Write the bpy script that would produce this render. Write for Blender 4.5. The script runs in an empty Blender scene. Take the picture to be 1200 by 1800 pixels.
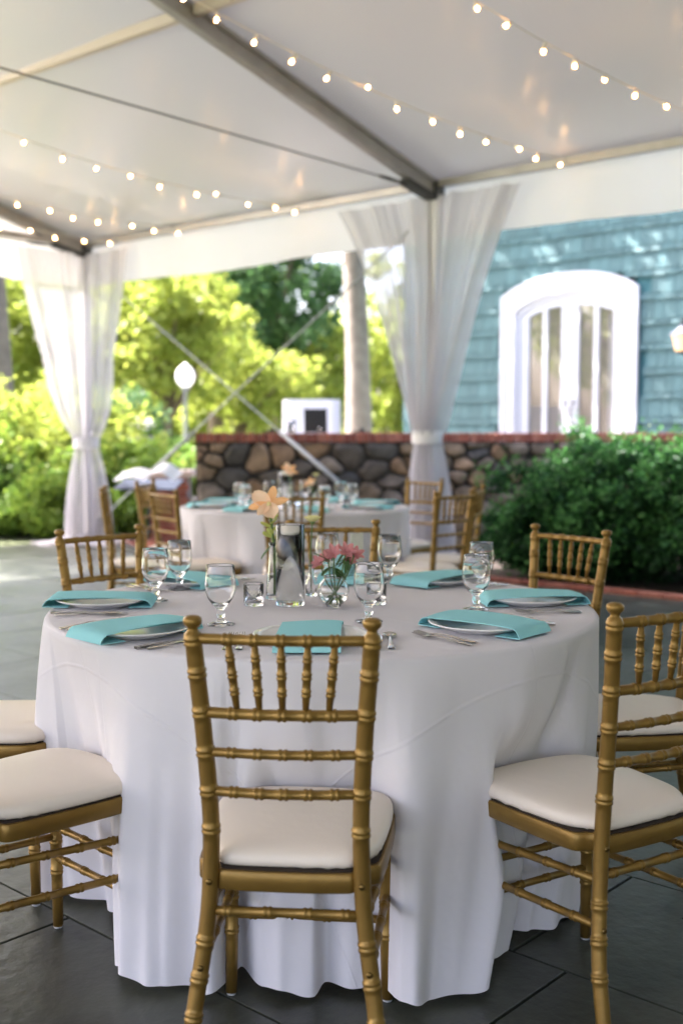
import bpy, math, random
import numpy as np
from mathutils import Vector, Matrix
random.seed(7); rng = np.random.default_rng(7)
S = bpy.context.scene
C = S.collection
rad = math.radians

# ------------------------------------------------------------------ camera, sky, sun, exposure
FPX, HCAM, PITCH = 1953.0, 1.26, 0.0714          # focal length in pixels of the 1200x1800 photo
cam = bpy.data.cameras.new('camera'); camo = bpy.data.objects.new('camera', cam); C.objects.link(camo)
camo.location = (0, 0, HCAM); camo.rotation_euler = (math.pi/2 - PITCH, 0, 0)
cam.sensor_fit = 'VERTICAL'; cam.sensor_height = 36.0; cam.lens = FPX/1800*36.0
cam.clip_start = 0.05; cam.clip_end = 2000
cam.dof.use_dof = True; cam.dof.focus_distance = 2.62; cam.dof.aperture_fstop = 2.3
S.camera = camo
SUN_DIR = Vector((-0.60, 0.21, 0.77)).normalized()      # towards the sun
SUN_EL = math.asin(SUN_DIR.z)
w = bpy.data.worlds.new('World'); S.world = w; w.use_nodes = True
nt = w.node_tree; bg = nt.nodes['Background']
sky = nt.nodes.new('ShaderNodeTexSky'); sky.sky_type = 'NISHITA'; sky.sun_disc = False
sky.sun_elevation = SUN_EL; sky.sun_rotation = math.atan2(SUN_DIR.x, SUN_DIR.y)
sky.air_density = 1.0; sky.dust_density = 6.0; sky.ozone_density = 0.4
nt.links.new(sky.outputs[0], bg.inputs[0]); bg.inputs[1].default_value = 0.13
sl = bpy.data.lights.new('sun', 'SUN'); sl.energy = 5.0; sl.angle = rad(0.53); sl.color = (1.0, 0.95, 0.86)
so = bpy.data.objects.new('sun', sl); C.objects.link(so); so.rotation_euler = SUN_DIR.to_track_quat('Z', 'Y').to_euler()
S.view_settings.view_transform = 'Standard'; S.view_settings.look = 'None'
S.view_settings.gamma = 1.0; S.view_settings.exposure = 3.18
S.view_settings.use_white_balance = True; S.view_settings.white_balance_temperature = 6150; S.view_settings.white_balance_tint = 20
S.render.engine = 'CYCLES'; S.cycles.use_denoising = True
S.cycles.max_bounces = 14; S.cycles.transparent_max_bounces = 24; S.cycles.transmission_bounces = 12
S.cycles.sample_clamp_indirect = 6.0

# ------------------------------------------------------------------ pixel to place helpers
def ray(px, py):
    a, b = (px-600)/FPX, (900-py)/FPX
    c, s = math.cos(PITCH), math.sin(PITCH)
    return Vector((a, c + b*s, b*c - s))
def on_z(px, py, z):
    r = ray(px, py); t = (z-HCAM)/r.z; return Vector((r.x*t, r.y*t, z))
def at_y(px, py, Y):
    r = ray(px, py); t = Y/r.y; return Vector((r.x*t, Y, HCAM + r.z*t))
AL = rad(40); EU = Vector((math.cos(AL), -math.sin(AL), 0)); EN = Vector((math.sin(AL), math.cos(AL), 0))
def UN(u, n, z=0): return EU*u + EN*n + Vector((0, 0, z))

# ------------------------------------------------------------------ materials
def mat(name, base=(.8,.8,.8), rough=.5, metal=0, noise=None, bump=None, spec=.5, rand=None, coat=0, sheen=0):
    """noise=(scale, amount, darkcolour)  bump=(scale,strength)  rand=amount of per-object brightness change"""
    m = bpy.data.materials.new(name); m.use_nodes = True
    n = m.node_tree.nodes; l = m.node_tree.links; b = n['Principled BSDF']
    b.inputs['Base Color'].default_value = (*base, 1); b.inputs['Roughness'].default_value = rough
    b.inputs['Metallic'].default_value = metal; b.inputs['Specular IOR Level'].default_value = spec
    b.inputs['Coat Weight'].default_value = coat; b.inputs['Sheen Weight'].default_value = sheen
    tc = n.new('ShaderNodeTexCoord'); col = None
    if noise:
        t = n.new('ShaderNodeTexNoise'); t.inputs['Scale'].default_value = noise[0]; t.inputs['Detail'].default_value = 6
        l.new(tc.outputs['Object'], t.inputs['Vector'])
        r = n.new('ShaderNodeMapRange'); r.inputs[1].default_value = .35; r.inputs[2].default_value = .68
        r.inputs[4].default_value = noise[1]; l.new(t.outputs[0], r.inputs[0])
        mx = n.new('ShaderNodeMix'); mx.data_type = 'RGBA'; mx.inputs[6].default_value = (*base, 1); mx.inputs[7].default_value = (*noise[2], 1)
        l.new(r.outputs[0], mx.inputs[0]); col = mx.outputs[2]
    if rand:
        oi = n.new('ShaderNodeObjectInfo'); r = n.new('ShaderNodeMapRange'); r.inputs[3].default_value = 1-rand; r.inputs[4].default_value = 1+rand
        l.new(oi.outputs['Random'], r.inputs[0])
        hs = n.new('ShaderNodeHueSaturation'); l.new(r.outputs[0], hs.inputs['Value'])
        if col: l.new(col, hs.inputs['Color'])
        else: hs.inputs['Color'].default_value = (*base, 1)
        col = hs.outputs[0]
    if col: l.new(col, b.inputs['Base Color'])
    if bump:
        t = n.new('ShaderNodeTexNoise'); t.inputs['Scale'].default_value = bump[0]; t.inputs['Detail'].default_value = 5
        l.new(tc.outputs['Object'], t.inputs['Vector'])
        bp = n.new('ShaderNodeBump'); bp.inputs['Strength'].default_value = bump[1]; bp.inputs['Distance'].default_value = .01
        l.new(t.outputs[0], bp.inputs['Height']); l.new(bp.outputs[0], b.inputs['Normal'])
    return m
def ramp_mat(name, cols, rough=.8, noise=(8, .5), bump=(20, .5)):
    """colour chosen per object out of a list, with mottling"""
    m = mat(name, cols[0], rough, bump=bump); n = m.node_tree.nodes; l = m.node_tree.links; b = n['Principled BSDF']
    oi = n.new('ShaderNodeObjectInfo'); cr = n.new('ShaderNodeValToRGB'); cr.color_ramp.interpolation = 'CONSTANT'
    el = cr.color_ramp.elements
    while len(el) < len(cols): el.new(.5)
    for i, c in enumerate(cols): el[i].position = i/len(cols); el[i].color = (*c, 1)
    l.new(oi.outputs['Random'], cr.inputs[0])
    tc = n.new('ShaderNodeTexCoord'); t = n.new('ShaderNodeTexNoise'); t.inputs['Scale'].default_value = noise[0]; t.inputs['Detail'].default_value = 8
    l.new(tc.outputs['Object'], t.inputs['Vector'])
    r = n.new('ShaderNodeMapRange'); r.inputs[1].default_value = .3; r.inputs[2].default_value = .7; r.inputs[3].default_value = 1-noise[1]; r.inputs[4].default_value = 1+noise[1]*.8
    l.new(t.outputs[0], r.inputs[0]); hs = n.new('ShaderNodeHueSaturation'); l.new(cr.outputs[0], hs.inputs['Color']); l.new(r.outputs[0], hs.inputs['Value'])
    l.new(hs.outputs[0], b.inputs['Base Color']); return m
def fabric(name, base, trans, transp=0, rough=.8, gloss=0, groughness=.35, weave=None):
    """diffuse + translucent cloth, optionally see-through (sheer) and with a sheen coat"""
    m = bpy.data.materials.new(name); m.use_nodes = True; n = m.node_tree.nodes; l = m.node_tree.links
    n.remove(n['Principled BSDF']); out = n['Material Output']
    d = n.new('ShaderNodeBsdfDiffuse'); d.inputs[0].default_value = (*base, 1)
    t = n.new('ShaderNodeBsdfTranslucent'); t.inputs[0].default_value = (*base, 1)
    mx = n.new('ShaderNodeMixShader'); mx.inputs[0].default_value = trans; l.new(d.outputs[0], mx.inputs[1]); l.new(t.outputs[0], mx.inputs[2]); o = mx
    if weave:
        tc = n.new('ShaderNodeTexCoord'); ns = n.new('ShaderNodeTexNoise'); ns.inputs['Scale'].default_value = weave[0]; ns.inputs['Detail'].default_value = 4
        l.new(tc.outputs['Object'], ns.inputs['Vector']); bp = n.new('ShaderNodeBump'); bp.inputs['Strength'].default_value = weave[1]; bp.inputs['Distance'].default_value = .01
        l.new(ns.outputs[0], bp.inputs['Height'])
        for s in (d, t): l.new(bp.outputs[0], s.inputs['Normal'])
    if gloss:
        g = n.new('ShaderNodeBsdfGlossy'); g.inputs['Roughness'].default_value = groughness
        fr = n.new('ShaderNodeFresnel'); mu = n.new('ShaderNodeMath'); mu.operation = 'MULTIPLY'; mu.inputs[1].default_value = gloss
        l.new(fr.outputs[0], mu.inputs[0]); m2 = n.new('ShaderNodeMixShader'); l.new(mu.outputs[0], m2.inputs[0]); l.new(o.outputs[0], m2.inputs[1]); l.new(g.outputs[0], m2.inputs[2]); o = m2
    if transp:
        tr = n.new('ShaderNodeBsdfTransparent'); m3 = n.new('ShaderNodeMixShader'); m3.inputs[0].default_value = transp
        l.new(o.outputs[0], m3.inputs[1]); l.new(tr.outputs[0], m3.inputs[2]); o = m3
    l.new(o.outputs[0], out.inputs[0]); return m
def leafmat(name, a, b_, trans=.45):
    m = bpy.data.materials.new(name); m.use_nodes = True; n = m.node_tree.nodes; l = m.node_tree.links
    n.remove(n['Principled BSDF']); out = n['Material Output']
    g = n.new('ShaderNodeNewGeometry'); mx = n.new('ShaderNodeMix'); mx.data_type = 'RGBA'
    mx.inputs[6].default_value = (*a, 1); mx.inputs[7].default_value = (*b_, 1); l.new(g.outputs['Random Per Island'], mx.inputs[0])
    d = n.new('ShaderNodeBsdfDiffuse'); t = n.new('ShaderNodeBsdfTranslucent'); l.new(mx.outputs[2], d.inputs[0]); l.new(mx.outputs[2], t.inputs[0])
    ms = n.new('ShaderNodeMixShader'); ms.inputs[0].default_value = trans; l.new(d.outputs[0], ms.inputs[1]); l.new(t.outputs[0], ms.inputs[2])
    gl = n.new('ShaderNodeBsdfGlossy'); gl.inputs['Roughness'].default_value = .45
    m2 = n.new('ShaderNodeMixShader'); m2.inputs[0].default_value = .02; l.new(ms.outputs[0], m2.inputs[1]); l.new(gl.outputs[0], m2.inputs[2])
    l.new(m2.outputs[0], out.inputs[0]); return m
def glassmat(name, col=(1,1,1), rough=0.0, ior=1.45):
    m = bpy.data.materials.new(name); m.use_nodes = True; b = m.node_tree.nodes['Principled BSDF']
    b.inputs['Base Color'].default_value = (*col, 1); b.inputs['Roughness'].default_value = rough
    b.inputs['Transmission Weight'].default_value = 1; b.inputs['IOR'].default_value = ior; return m
def emit(name, col, s):
    m = bpy.data.materials.new(name); m.use_nodes = True; b = m.node_tree.nodes['Principled BSDF']
    b.inputs['Base Color'].default_value = (*col, 1); b.inputs['Emission Color'].default_value = (*col, 1); b.inputs['Emission Strength'].default_value = s; return m

M = {}
M['gold'] = mat('gold_paint', (.27,.160,.034), .36, .52, noise=(14, .55, (.19,.105,.021)), bump=(90, .06), spec=.5)
M['screw'] = mat('dark_brass', (.16,.10,.03), .35, .9)
M['glide'] = mat('grey_plastic', (.45,.45,.43), .6)
M['cushion'] = mat('cream_vinyl', (.81,.72,.61), .42, bump=(30, .10), spec=.4)
M['steel'] = mat('polished_steel', (.55,.53,.50), .16, 1.0)
M['china'] = mat('white_china', (.88,.87,.85), .15, spec=.5)
M['teal_cloth'] = fabric('teal_napkin_cloth', (.36,.74,.77), .10, weave=(420, .12))
M['glass'] = glassmat('clear_glass'); M['water'] = glassmat('water', (.97,.99,.98), 0, 1.33)
M['wax'] = mat('white_wax', (.85,.82,.76), .45)
M['card'] = mat('cream_card', (.78,.72,.60), .7)
M['alu'] = mat('mill_aluminium', (.42,.41,.39), .42, .75, noise=(6, .5, (.30,.29,.28)), bump=(40, .04))
M['alu_dark'] = mat('dark_fitting', (.06,.06,.06), .5, .4)
M['cable'] = mat('steel_cable', (.12,.12,.115), .5, .5)
M['strap'] = mat('grey_strap', (.42,.44,.48), .6)
M['purlin'] = mat('cream_purlin', (.55,.50,.42), .45, .3)
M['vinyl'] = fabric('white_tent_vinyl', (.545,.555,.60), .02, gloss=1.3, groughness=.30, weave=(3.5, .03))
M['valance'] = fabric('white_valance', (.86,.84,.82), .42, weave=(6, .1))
M['sheer'] = fabric('white_sheer', (.70,.685,.72), .45, transp=.24, weave=(60, .06))
M['cloth'] = None
M['cord'] = mat('white_cord', (.75,.72,.66), .6)
M['socket'] = mat('white_socket', (.7,.66,.58), .5)
M['bulb'] = emit('warm_filament', (1.0,.55,.18), 16.0)
M['bulbglass'] = fabric('thin_clear_bulb', (.9,.8,.65), .5, transp=.80, gloss=1.0, groughness=.05)
M['slab'] = mat('bluestone', (.058,.063,.049), .50, noise=(2.6, .8, (.033,.036,.027)), bump=(22, .30), rand=.10, spec=.5)
def stain(m):
    n = m.node_tree.nodes; l = m.node_tree.links; b = n['Principled BSDF']; src = b.inputs['Base Color'].links[0].from_socket
    g = n.new('ShaderNodeNewGeometry'); t = n.new('ShaderNodeTexNoise'); t.inputs['Scale'].default_value = 2.1; t.inputs['Detail'].default_value = 10; t.inputs['Roughness'].default_value = .65; t.inputs['Distortion'].default_value = .8
    l.new(g.outputs['Position'], t.inputs['Vector']); r = n.new('ShaderNodeMapRange'); r.inputs[1].default_value = .3; r.inputs[2].default_value = .7; r.inputs[3].default_value = .52; r.inputs[4].default_value = 1.75; l.new(t.outputs[0], r.inputs[0])
    t2 = n.new('ShaderNodeTexNoise'); t2.inputs['Scale'].default_value = 6.5; t2.inputs['Detail'].default_value = 3; l.new(g.outputs['Position'], t2.inputs['Vector'])
    r2 = n.new('ShaderNodeMapRange'); r2.inputs[1].default_value = .62; r2.inputs[2].default_value = .72; r2.inputs[3].default_value = 1; r2.inputs[4].default_value = .6; l.new(t2.outputs[0], r2.inputs[0])
    mu = n.new('ShaderNodeMath'); mu.operation = 'MULTIPLY'; l.new(r.outputs[0], mu.inputs[0]); l.new(r2.outputs[0], mu.inputs[1])
    hs = n.new('ShaderNodeHueSaturation'); l.new(src, hs.inputs['Color']); l.new(mu.outputs[0], hs.inputs['Value']); l.new(hs.outputs[0], b.inputs['Base Color'])
    r3 = n.new('ShaderNodeMapRange'); r3.inputs[1].default_value = .3; r3.inputs[2].default_value = .7; r3.inputs[3].default_value = .26; r3.inputs[4].default_value = .46; l.new(t.outputs[0], r3.inputs[0]); l.new(r3.outputs[0], b.inputs['Roughness'])
stain(M['slab'])
M['joint'] = mat('dark_joint', (.030,.024,.018), .9, bump=(60,.4))
M['stone'] = ramp_mat('fieldstone', [(.20,.145,.095),(.125,.10,.078),(.26,.18,.115),(.085,.076,.066),(.17,.14,.112),(.22,.14,.082),(.10,.082,.065),(.15,.112,.078),(.065,.06,.055)], .85, noise=(7, .55), bump=(14, .9))
M['mortar'] = mat('dark_mortar', (.035,.031,.027), .95, bump=(30, .6))
M['brick'] = ramp_mat('red_brick', [(.27,.085,.055),(.33,.11,.07),(.22,.065,.045),(.36,.14,.095),(.28,.10,.07)], .85, noise=(20,.3), bump=(50, .5))
M['brickmortar'] = mat('pale_mortar', (.36,.30,.26), .95)
M['shingle'] = mat('teal_shingle', (.080,.160,.160), .75, noise=(3, .6, (.062,.13,.132)), bump=(60, .25), rand=.16)
M['housewall'] = mat('teal_underlay', (.045,.14,.15), .85)
M['trim'] = mat('white_trim_paint', (.58,.58,.60), .40, bump=(30,.03))
M['brass'] = mat('black_hardware', (.06,.055,.05), .35, .7)
M['lawn'] = mat('lawn', (.12,.15,.06), .95, noise=(.8, .8, (.17,.18,.10)), bump=(30, .8))
M['mulch'] = mat('mulch', (.055,.04,.028), .95, noise=(18, .8, (.03,.022,.016)), bump=(25, 1.0))
M['terrace'] = mat('terrace_stone', (.30,.28,.25), .8, noise=(3, .6, (.24,.22,.20)), bump=(20,.3))
M['bark'] = mat('pale_bark', (.20,.17,.14), .9, noise=(5, .8, (.12,.10,.08)), bump=(9, 1.0))
M['bark_dark'] = mat('brown_bark', (.13,.095,.06), .9, noise=(6, .8, (.07,.05,.035)), bump=(9, 1.0))
M['leaf_yel'] = leafmat('yellow_green_leaf', (.34,.38,.07), (.22,.29,.045), .55)
M['leaf_mid'] = leafmat('mid_green_leaf', (.16,.26,.045), (.10,.19,.03), .52)
M['leaf_blue'] = leafmat('cool_green_leaf', (.08,.16,.05), (.05,.11,.04), .45)
M['leaf_bush'] = leafmat('boxwood_leaf', (.024,.085,.022), (.011,.045,.014), .25)
M['leaf_tip'] = leafmat('boxwood_new_tip', (.085,.24,.055), (.045,.15,.035), .35)
M['leaf_hedge'] = leafmat('hedge_leaf', (.22,.31,.04), (.11,.20,.028), .5)
M['stem'] = mat('green_stem', (.09,.17,.03), .5)
M['leafsolid'] = mat('flower_leaf', (.035,.10,.02), .45, noise=(40,.6,(.06,.15,.03)))
M['peach'] = fabric('peach_petal', (.92,.66,.46), .35, weave=(90,.15)); M['peach2'] = fabric('orange_petal', (.93,.54,.26), .35, weave=(90,.15))
M['yellowpetal'] = fabric('pale_yellow_petal', (.86,.82,.42), .35); M['pinkpetal'] = fabric('dusty_pink_petal', (.62,.27,.27), .3, weave=(120,.2))
M['budgreen'] = fabric('lime_bud', (.50,.55,.16), .3)
M['black'] = mat('black_paint', (.012,.012,.013), .35); M['white'] = mat('white_paper', (.85,.85,.88), .7)
M['planter'] = mat('grey_planter', (.16,.17,.19), .6); M['lampglass'] = fabric('frosted_globe', (.92,.92,.92), .5)
M['whitecloth'] = fabric('white_bar_cloth', (.86,.85,.88), .15)
M['lanternglass'] = emit('warm_lantern', (1.0,.62,.30), .10)
M['amber'] = mat('brown_jar', (.20,.11,.05), .3)
M['room'] = mat('room_wall', (.42,.33,.22), .8, noise=(2,.5,(.30,.22,.14)))

# ------------------------------------------------------------------ mesh builder
class MB:
    def __init__(s): s.v = []; s.f = []; s.uv = None
    def add(s, vs, fs):
        o = len(s.v); s.v += [tuple(p) for p in vs]; s.f += [tuple(i+o for i in q) for q in fs]; return s
    def box(s, c, d, rot=None, ch=0):
        hx, hy, hz = d[0]/2, d[1]/2, d[2]/2
        if ch <= 0:
            vs = [Vector((x*hx, y*hy, z*hz)) for z in (-1,1) for x, y in ((-1,-1),(1,-1),(1,1),(-1,1))]
            fs = [(3,2,1,0),(4,5,6,7),(0,1,5,4),(1,2,6,5),(2,3,7,6),(3,0,4,7)]
        else:      # chamfered top edge
            vs = [Vector((x*hx, y*hy, -hz)) for x, y in ((-1,-1),(1,-1),(1,1),(-1,1))] + [Vector((x*hx, y*hy, hz-ch)) for x, y in ((-1,-1),(1,-1),(1,1),(-1,1))] + [Vector((x*(hx-ch), y*(hy-ch), hz)) for x, y in ((-1,-1),(1,-1),(1,1),(-1,1))]
            fs = [(3,2,1,0),(8,9,10,11)] + [(i,(i+1)%4,4+(i+1)%4,4+i) for i in range(4)] + [(4+i,4+(i+1)%4,8+(i+1)%4,8+i) for i in range(4)]
        if rot is not None: vs = [rot @ p for p in vs]
        return s.add([p+Vector(c) for p in vs], fs)
    def lathe(s, prof, n=20, c=(0,0,0), rot=None):
        vs = []; fs = []; m = len(prof)
        for r, z in prof:
            for k in range(n):
                a = 2*math.pi*k/n; vs.append(Vector((r*math.cos(a), r*math.sin(a), z)))
        for j in range(m-1):
            for k in range(n):
                k2 = (k+1) % n; fs.append((j*n+k, j*n+k2, (j+1)*n+k2, (j+1)*n+k))
        if rot is not None: vs = [rot @ p for p in vs]
        return s.add([p+Vector(c) for p in vs], fs)
    def tube(s, pts, rads, n=10, cap=True, flat=None):
        pts = [Vector(p) for p in pts]; m = len(pts)
        if not hasattr(rads, '__len__'): rads = [rads]*m
        vs = []; fs = []; up = None
        for i in range(m):
            t = (pts[min(i+1, m-1)]-pts[max(i-1, 0)]).normalized()
            if up is None: up = t.orthogonal().normalized() if flat is None else (Vector(flat)-t*t.dot(Vector(flat))).normalized()
            else: up = (up - t*t.dot(up)).normalized()
            sd = t.cross(up)
            for k in range(n):
                a = 2*math.pi*k/n; vs.append(pts[i] + (up*math.cos(a) + sd*math.sin(a))*rads[i])
        for j in range(m-1):
            for k in range(n):
                k2 = (k+1) % n; fs.append((j*n+k, (j+1)*n+k, (j+1)*n+k2, j*n+k2))
        if cap: fs.append(tuple(range(n))); fs.append(tuple((m-1)*n+k for k in reversed(range(n))))
        return s.add(vs, fs)
    def grid(s, P):           # P[i][j] points
        a, b = len(P), len(P[0])
        return s.add([p for r in P for p in r], [(i*b+j, i*b+j+1, (i+1)*b+j+1, (i+1)*b+j) for i in range(a-1) for j in range(b-1)])
    def mesh(s, name, m, smooth=True, auto=None):
        me = bpy.data.meshes.new(name); me.from_pydata(s.v, [], s.f)
        if s.uv is not None:
            lay = me.uv_layers.new(name='flat'); li = np.empty(len(me.loops), dtype=np.int32); me.loops.foreach_get('vertex_index', li)
            lay.data.foreach_set('uv', np.asarray(s.uv, dtype=np.float32)[li].ravel())
        me.materials.append(m if not isinstance(m, str) else M[m])
        if smooth: me.polygons.foreach_set('use_smooth', [True]*len(me.polygons))
        if auto: me.set_sharp_from_angle(angle=rad(auto))
        me.update(); return me
def link(name, data, parent=None, loc=None, rz=None, mw=None):
    o = bpy.data.objects.new(name, data); C.objects.link(o)
    if parent is not None: o.parent = parent
    if loc is not None: o.location = loc
    if rz is not None: o.rotation_euler = (0, 0, rz)
    if mw is not None: o.matrix_local = mw
    return o
def tag(o, label=None, cat=None, group=None, kind=None):
    if label: o['label'] = label
    if cat: o['category'] = cat
    if group: o['group'] = group
    if kind: o['kind'] = kind
    return o
def thing(name, label, cat, loc=(0,0,0), rz=0, group=None):
    return tag(link(name, None, None, loc, rz), label, cat, group)
def cat_rom(pts, n):
    pts = [Vector(p) for p in pts]; P = [2*pts[0]-pts[1]] + pts + [2*pts[-1]-pts[-2]]; out = []
    for i in range(1, len(P)-2):
        for k in range(n):
            t = k/n; a, b, c, d = P[i-1], P[i], P[i+1], P[i+2]
            out.append(.5*((2*b) + (c-a)*t + (2*a-5*b+4*c-d)*t*t + (3*b-a-3*c+d)*t**3))
    return out + [pts[-1]]
def quads_mesh(name, cent, nrm_spread, size, m, aspect=.55, bias=None):
    """many separate leaf-shaped faces (rhombi), numpy"""
    n = len(cent); a = rng.normal(size=(n,3)); a /= np.linalg.norm(a, axis=1)[:,None]
    b = rng.normal(size=(n,3)) if bias is None else rng.normal(size=(n,3))*nrm_spread + bias
    b = np.cross(a, b); b /= np.linalg.norm(b, axis=1)[:,None]+1e-9
    s = (size*(.6+.8*rng.random(n)))[:,None]
    v = np.empty((n,4,3)); v[:,0] = cent-a*s; v[:,1] = cent+b*s*aspect; v[:,2] = cent+a*s; v[:,3] = cent-b*s*aspect
    me = bpy.data.meshes.new(name); me.vertices.add(4*n); me.vertices.foreach_set('co', v.astype(np.float32).ravel())
    me.loops.add(4*n); me.loops.foreach_set('vertex_index', np.arange(4*n, dtype=np.int32))
    me.polygons.add(n); me.polygons.foreach_set('loop_start', np.arange(0, 4*n, 4, dtype=np.int32))
    me.update(calc_edges=True); me.materials.append(M[m]); return me

# ================================================================== THE SETTING
# lawn: one sheet to the horizon
b = MB(); b.add([(-900,-300,-.05),(900,-300,-.05),(900,1500,-.05),(-900,1500,-.05)], [(0,1,2,3)])
tag(link('lawn', b.mesh('lawn', 'lawn', False)), 'sunlit lawn and ground beyond the paved tent floor', kind='structure')
# patio: dark joint sheet + individual bluestone slabs (grid turned 42 degrees)
NE = 7.98
b = MB(); b.add([UN(-10.9,NE,-.02), UN(-10.9,-6,-.02), UN(10,-6,-.02), UN(10,NE,-.02)], [(0,1,2,3)])
patio = tag(link('patio', b.mesh('patio_joint_bed', 'joint', False)), 'paved floor of grey bluestone slabs under the tent', kind='structure')
AS = rad(42); ES = Vector((math.cos(AS), -math.sin(AS), 0)); NS = Vector((math.sin(AS), math.cos(AS), 0)); RS = Matrix.Rotation(-AS, 3, 'Z')
slab_cache = {}
def slab_mesh(L, W):
    k = (round(L,2), round(W,2))
    if k not in slab_cache:
        slab_cache[k] = MB().box((0,0,-.025), (k[0]-.0045, k[1]-.0045, .05), ch=.0008).mesh('paving_slab', 'slab', False)
    return slab_cache[k]
PW, PL = .612, .914
for k in range(-3, 13):
    n0 = 1.616 + PW*k
    if k == 0: e0 = -2.21
    elif k == 1: e0 = -1.447
    else: e0 = random.uniform(0, PL)
    e0 -= PL*14
    for j in range(0, 30):
        ea = e0 + PL*j; p = ES*(ea+PL/2) + NS*(n0+PW/2)
        if p.y < 1.3 or p.dot(EN) > NE-.30 or p.dot(EU) < -10.6: continue
        if abs(p.x) > .40*p.y + .9: continue
        link('paving_slab', slab_mesh(PL, PW), patio, Vector((p.x, p.y, random.uniform(-.0008, .0008))), -AS)
# the outer strip of the floor between the slabs and the brick border, cut slabs
for u in np.arange(-10.4, 2.0, .62):
    p = UN(u+.31, NE-.20, 0); link('paving_slab', slab_mesh(.62, .36), patio, (p.x, p.y, .003), -AL)
# brick border
bed = thing('brick_edging', 'low red brick border along the paved floor edge', 'edging')
bm_ = MB().box((0,0,0), (.195,.092,.07), ch=.005).mesh('brick', 'brick', False)
for u in np.arange(-10.6, 3.2, .205):
    p = UN(u, NE+.055, .0); link('brick', bm_, bed, p, -AL+random.uniform(-.012,.012))
# planting beds
b = MB(); b.add([UN(-16,NE+.11,-.02), UN(8,NE+.11,-.02), UN(8,13.2,-.02), UN(-16,13.2,-.02)], [(0,1,2,3)])
tag(link('planting_bed', b.mesh('planting_bed', 'mulch', False)), 'dark mulched planting bed beside the paved floor', kind='structure')

# ---------------------------------------------------------------- stone retaining wall with brick cap
WA, WB = Vector((-1.545, 11.8, 0)), Vector((4.9, 12.35, 0)); WD = (WB-WA).normalized(); WN = Vector((-WD.y*-1, -WD.x, 0)).normalized()
WN = Vector((WD.y, -WD.x, 0)); WL = (WB-WA).length; WTOP = 1.155
def wallp(x, z, out=0): return WA + WD*x + WN*out + Vector((0,0,z))
wall = thing('stone_wall', 'rough fieldstone retaining wall with a red brick cap behind the far table', 'wall')
b = MB(); rotw = Matrix(((WD.x, -WN.x, 0),(WD.y, -WN.y, 0),(0,0,1)))
b.box(wallp(WL/2, WTOP/2, -.23), (WL, .46, WTOP), rotw)
link('mortar_core', b.mesh('mortar_core', 'mortar', False), wall)
# irregular stones: clipped Voronoi cells
NX = 175; pts = np.column_stack([rng.uniform(-.1, WL+.1, NX), rng.uniform(-.03, WTOP+.03, NX)])
G = np.column_stack([rng.uniform(0, WL, 14000), rng.uniform(0, WTOP, 14000)])
for it in range(3):
    a = np.argmin(((G[:,None,:]-pts[None])**2*np.array([1,1.9])).sum(2), axis=1)
    for k in range(NX):
        if (a == k).any(): pts[k] = pts[k]*.35 + G[a == k].mean(0)*.65
def clip(poly, nx, nz, c):
    out = []
    for i in range(len(poly)):
        p, q = poly[i], poly[(i+1) % len(poly)]; dp, dq = p[0]*nx+p[1]*nz-c, q[0]*nx+q[1]*nz-c
        if dp <= 0: out.append(p)
        if dp*dq < 0: t = dp/(dp-dq); out.append((p[0]+(q[0]-p[0])*t, p[1]+(q[1]-p[1])*t))
    return out
for k in range(NX):
    poly = [(0,0),(WL,0),(WL,WTOP),(0,WTOP)]; sx = 1.0; sz = 1.38
    for j in range(NX):
        if j == k: continue
        d = (pts[j]-pts[k])*np.array([sx,sz]); L = np.linalg.norm(d)
        if L > 1.2: continue
        nx, nz = d[0]/L*sx, d[1]/L*sz; mid = (pts[j]+pts[k])/2
        poly = clip(poly, nx, nz, mid[0]*nx+mid[1]*nz)
        if not poly: break
    if len(poly) < 3: continue
    cx = sum(p[0] for p in poly)/len(poly); cz = sum(p[1] for p in poly)/len(poly)
    # subdivide + round + jitter outline
    rp = []
    for i in range(len(poly)):
        p, q = np.array(poly[i]), np.array(poly[(i+1) % len(poly)])
        if np.linalg.norm(p-q) < .02: continue
        rp += [p*.80+q*.20, p*.5+q*.5+rng.normal(size=2)*.006, p*.20+q*.80]
    if len(rp) < 6: continue
    vs = []; n = len(rp); depth = random.uniform(.03, .075); tilt = rng.normal(size=2)*.10
    for (sc, out) in ((1.0, -.02), (1.0, depth*.45), (.90, depth*.85), (.62, depth)):
        for p in rp:
            dx, dz = p[0]-cx, p[1]-cz; L = math.hypot(dx, dz)+1e-6; g = max(.2, 1-.016/L)
            o = out + ((dx*tilt[0]+dz*tilt[1]) + random.uniform(-.006,.006) if out > 0 else 0)
            vs.append(WD*(dx*g*sc) + WN*o + Vector((0,0,dz*g*sc)))
    fs = [(r*n+i, r*n+(i+1) % n, (r+1)*n+(i+1) % n, (r+1)*n+i) for r in range(3) for i in range(n)] + [tuple(3*n+i for i in range(n))]
    fs = [tuple(q) for q in fs]
    o = link('stone', MB().add(vs, fs).mesh('stone', 'stone', True, auto=42), wall, wallp(cx, cz, 0))
# brick rowlock cap
b = MB(); b.box(wallp(WL/2, WTOP+.05, -.215), (WL-.01, .44, .088), rotw); cap = link('cap_mortar', b.mesh('cap_mortar', 'brickmortar', False), wall)
bm_cap = MB().box((0,0,0), (.058,.52,.094), ch=.004).mesh('cap_brick', 'brick', False)
x = .03; ang = math.atan2(WD.y, WD.x)
while x < WL:
    p = wallp(x, WTOP+.052+random.uniform(-.002,.002), -.215+random.uniform(-.005,.005)); link('brick', bm_cap, wall, p, ang+random.uniform(-.01,.01)); x += .0685
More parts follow.
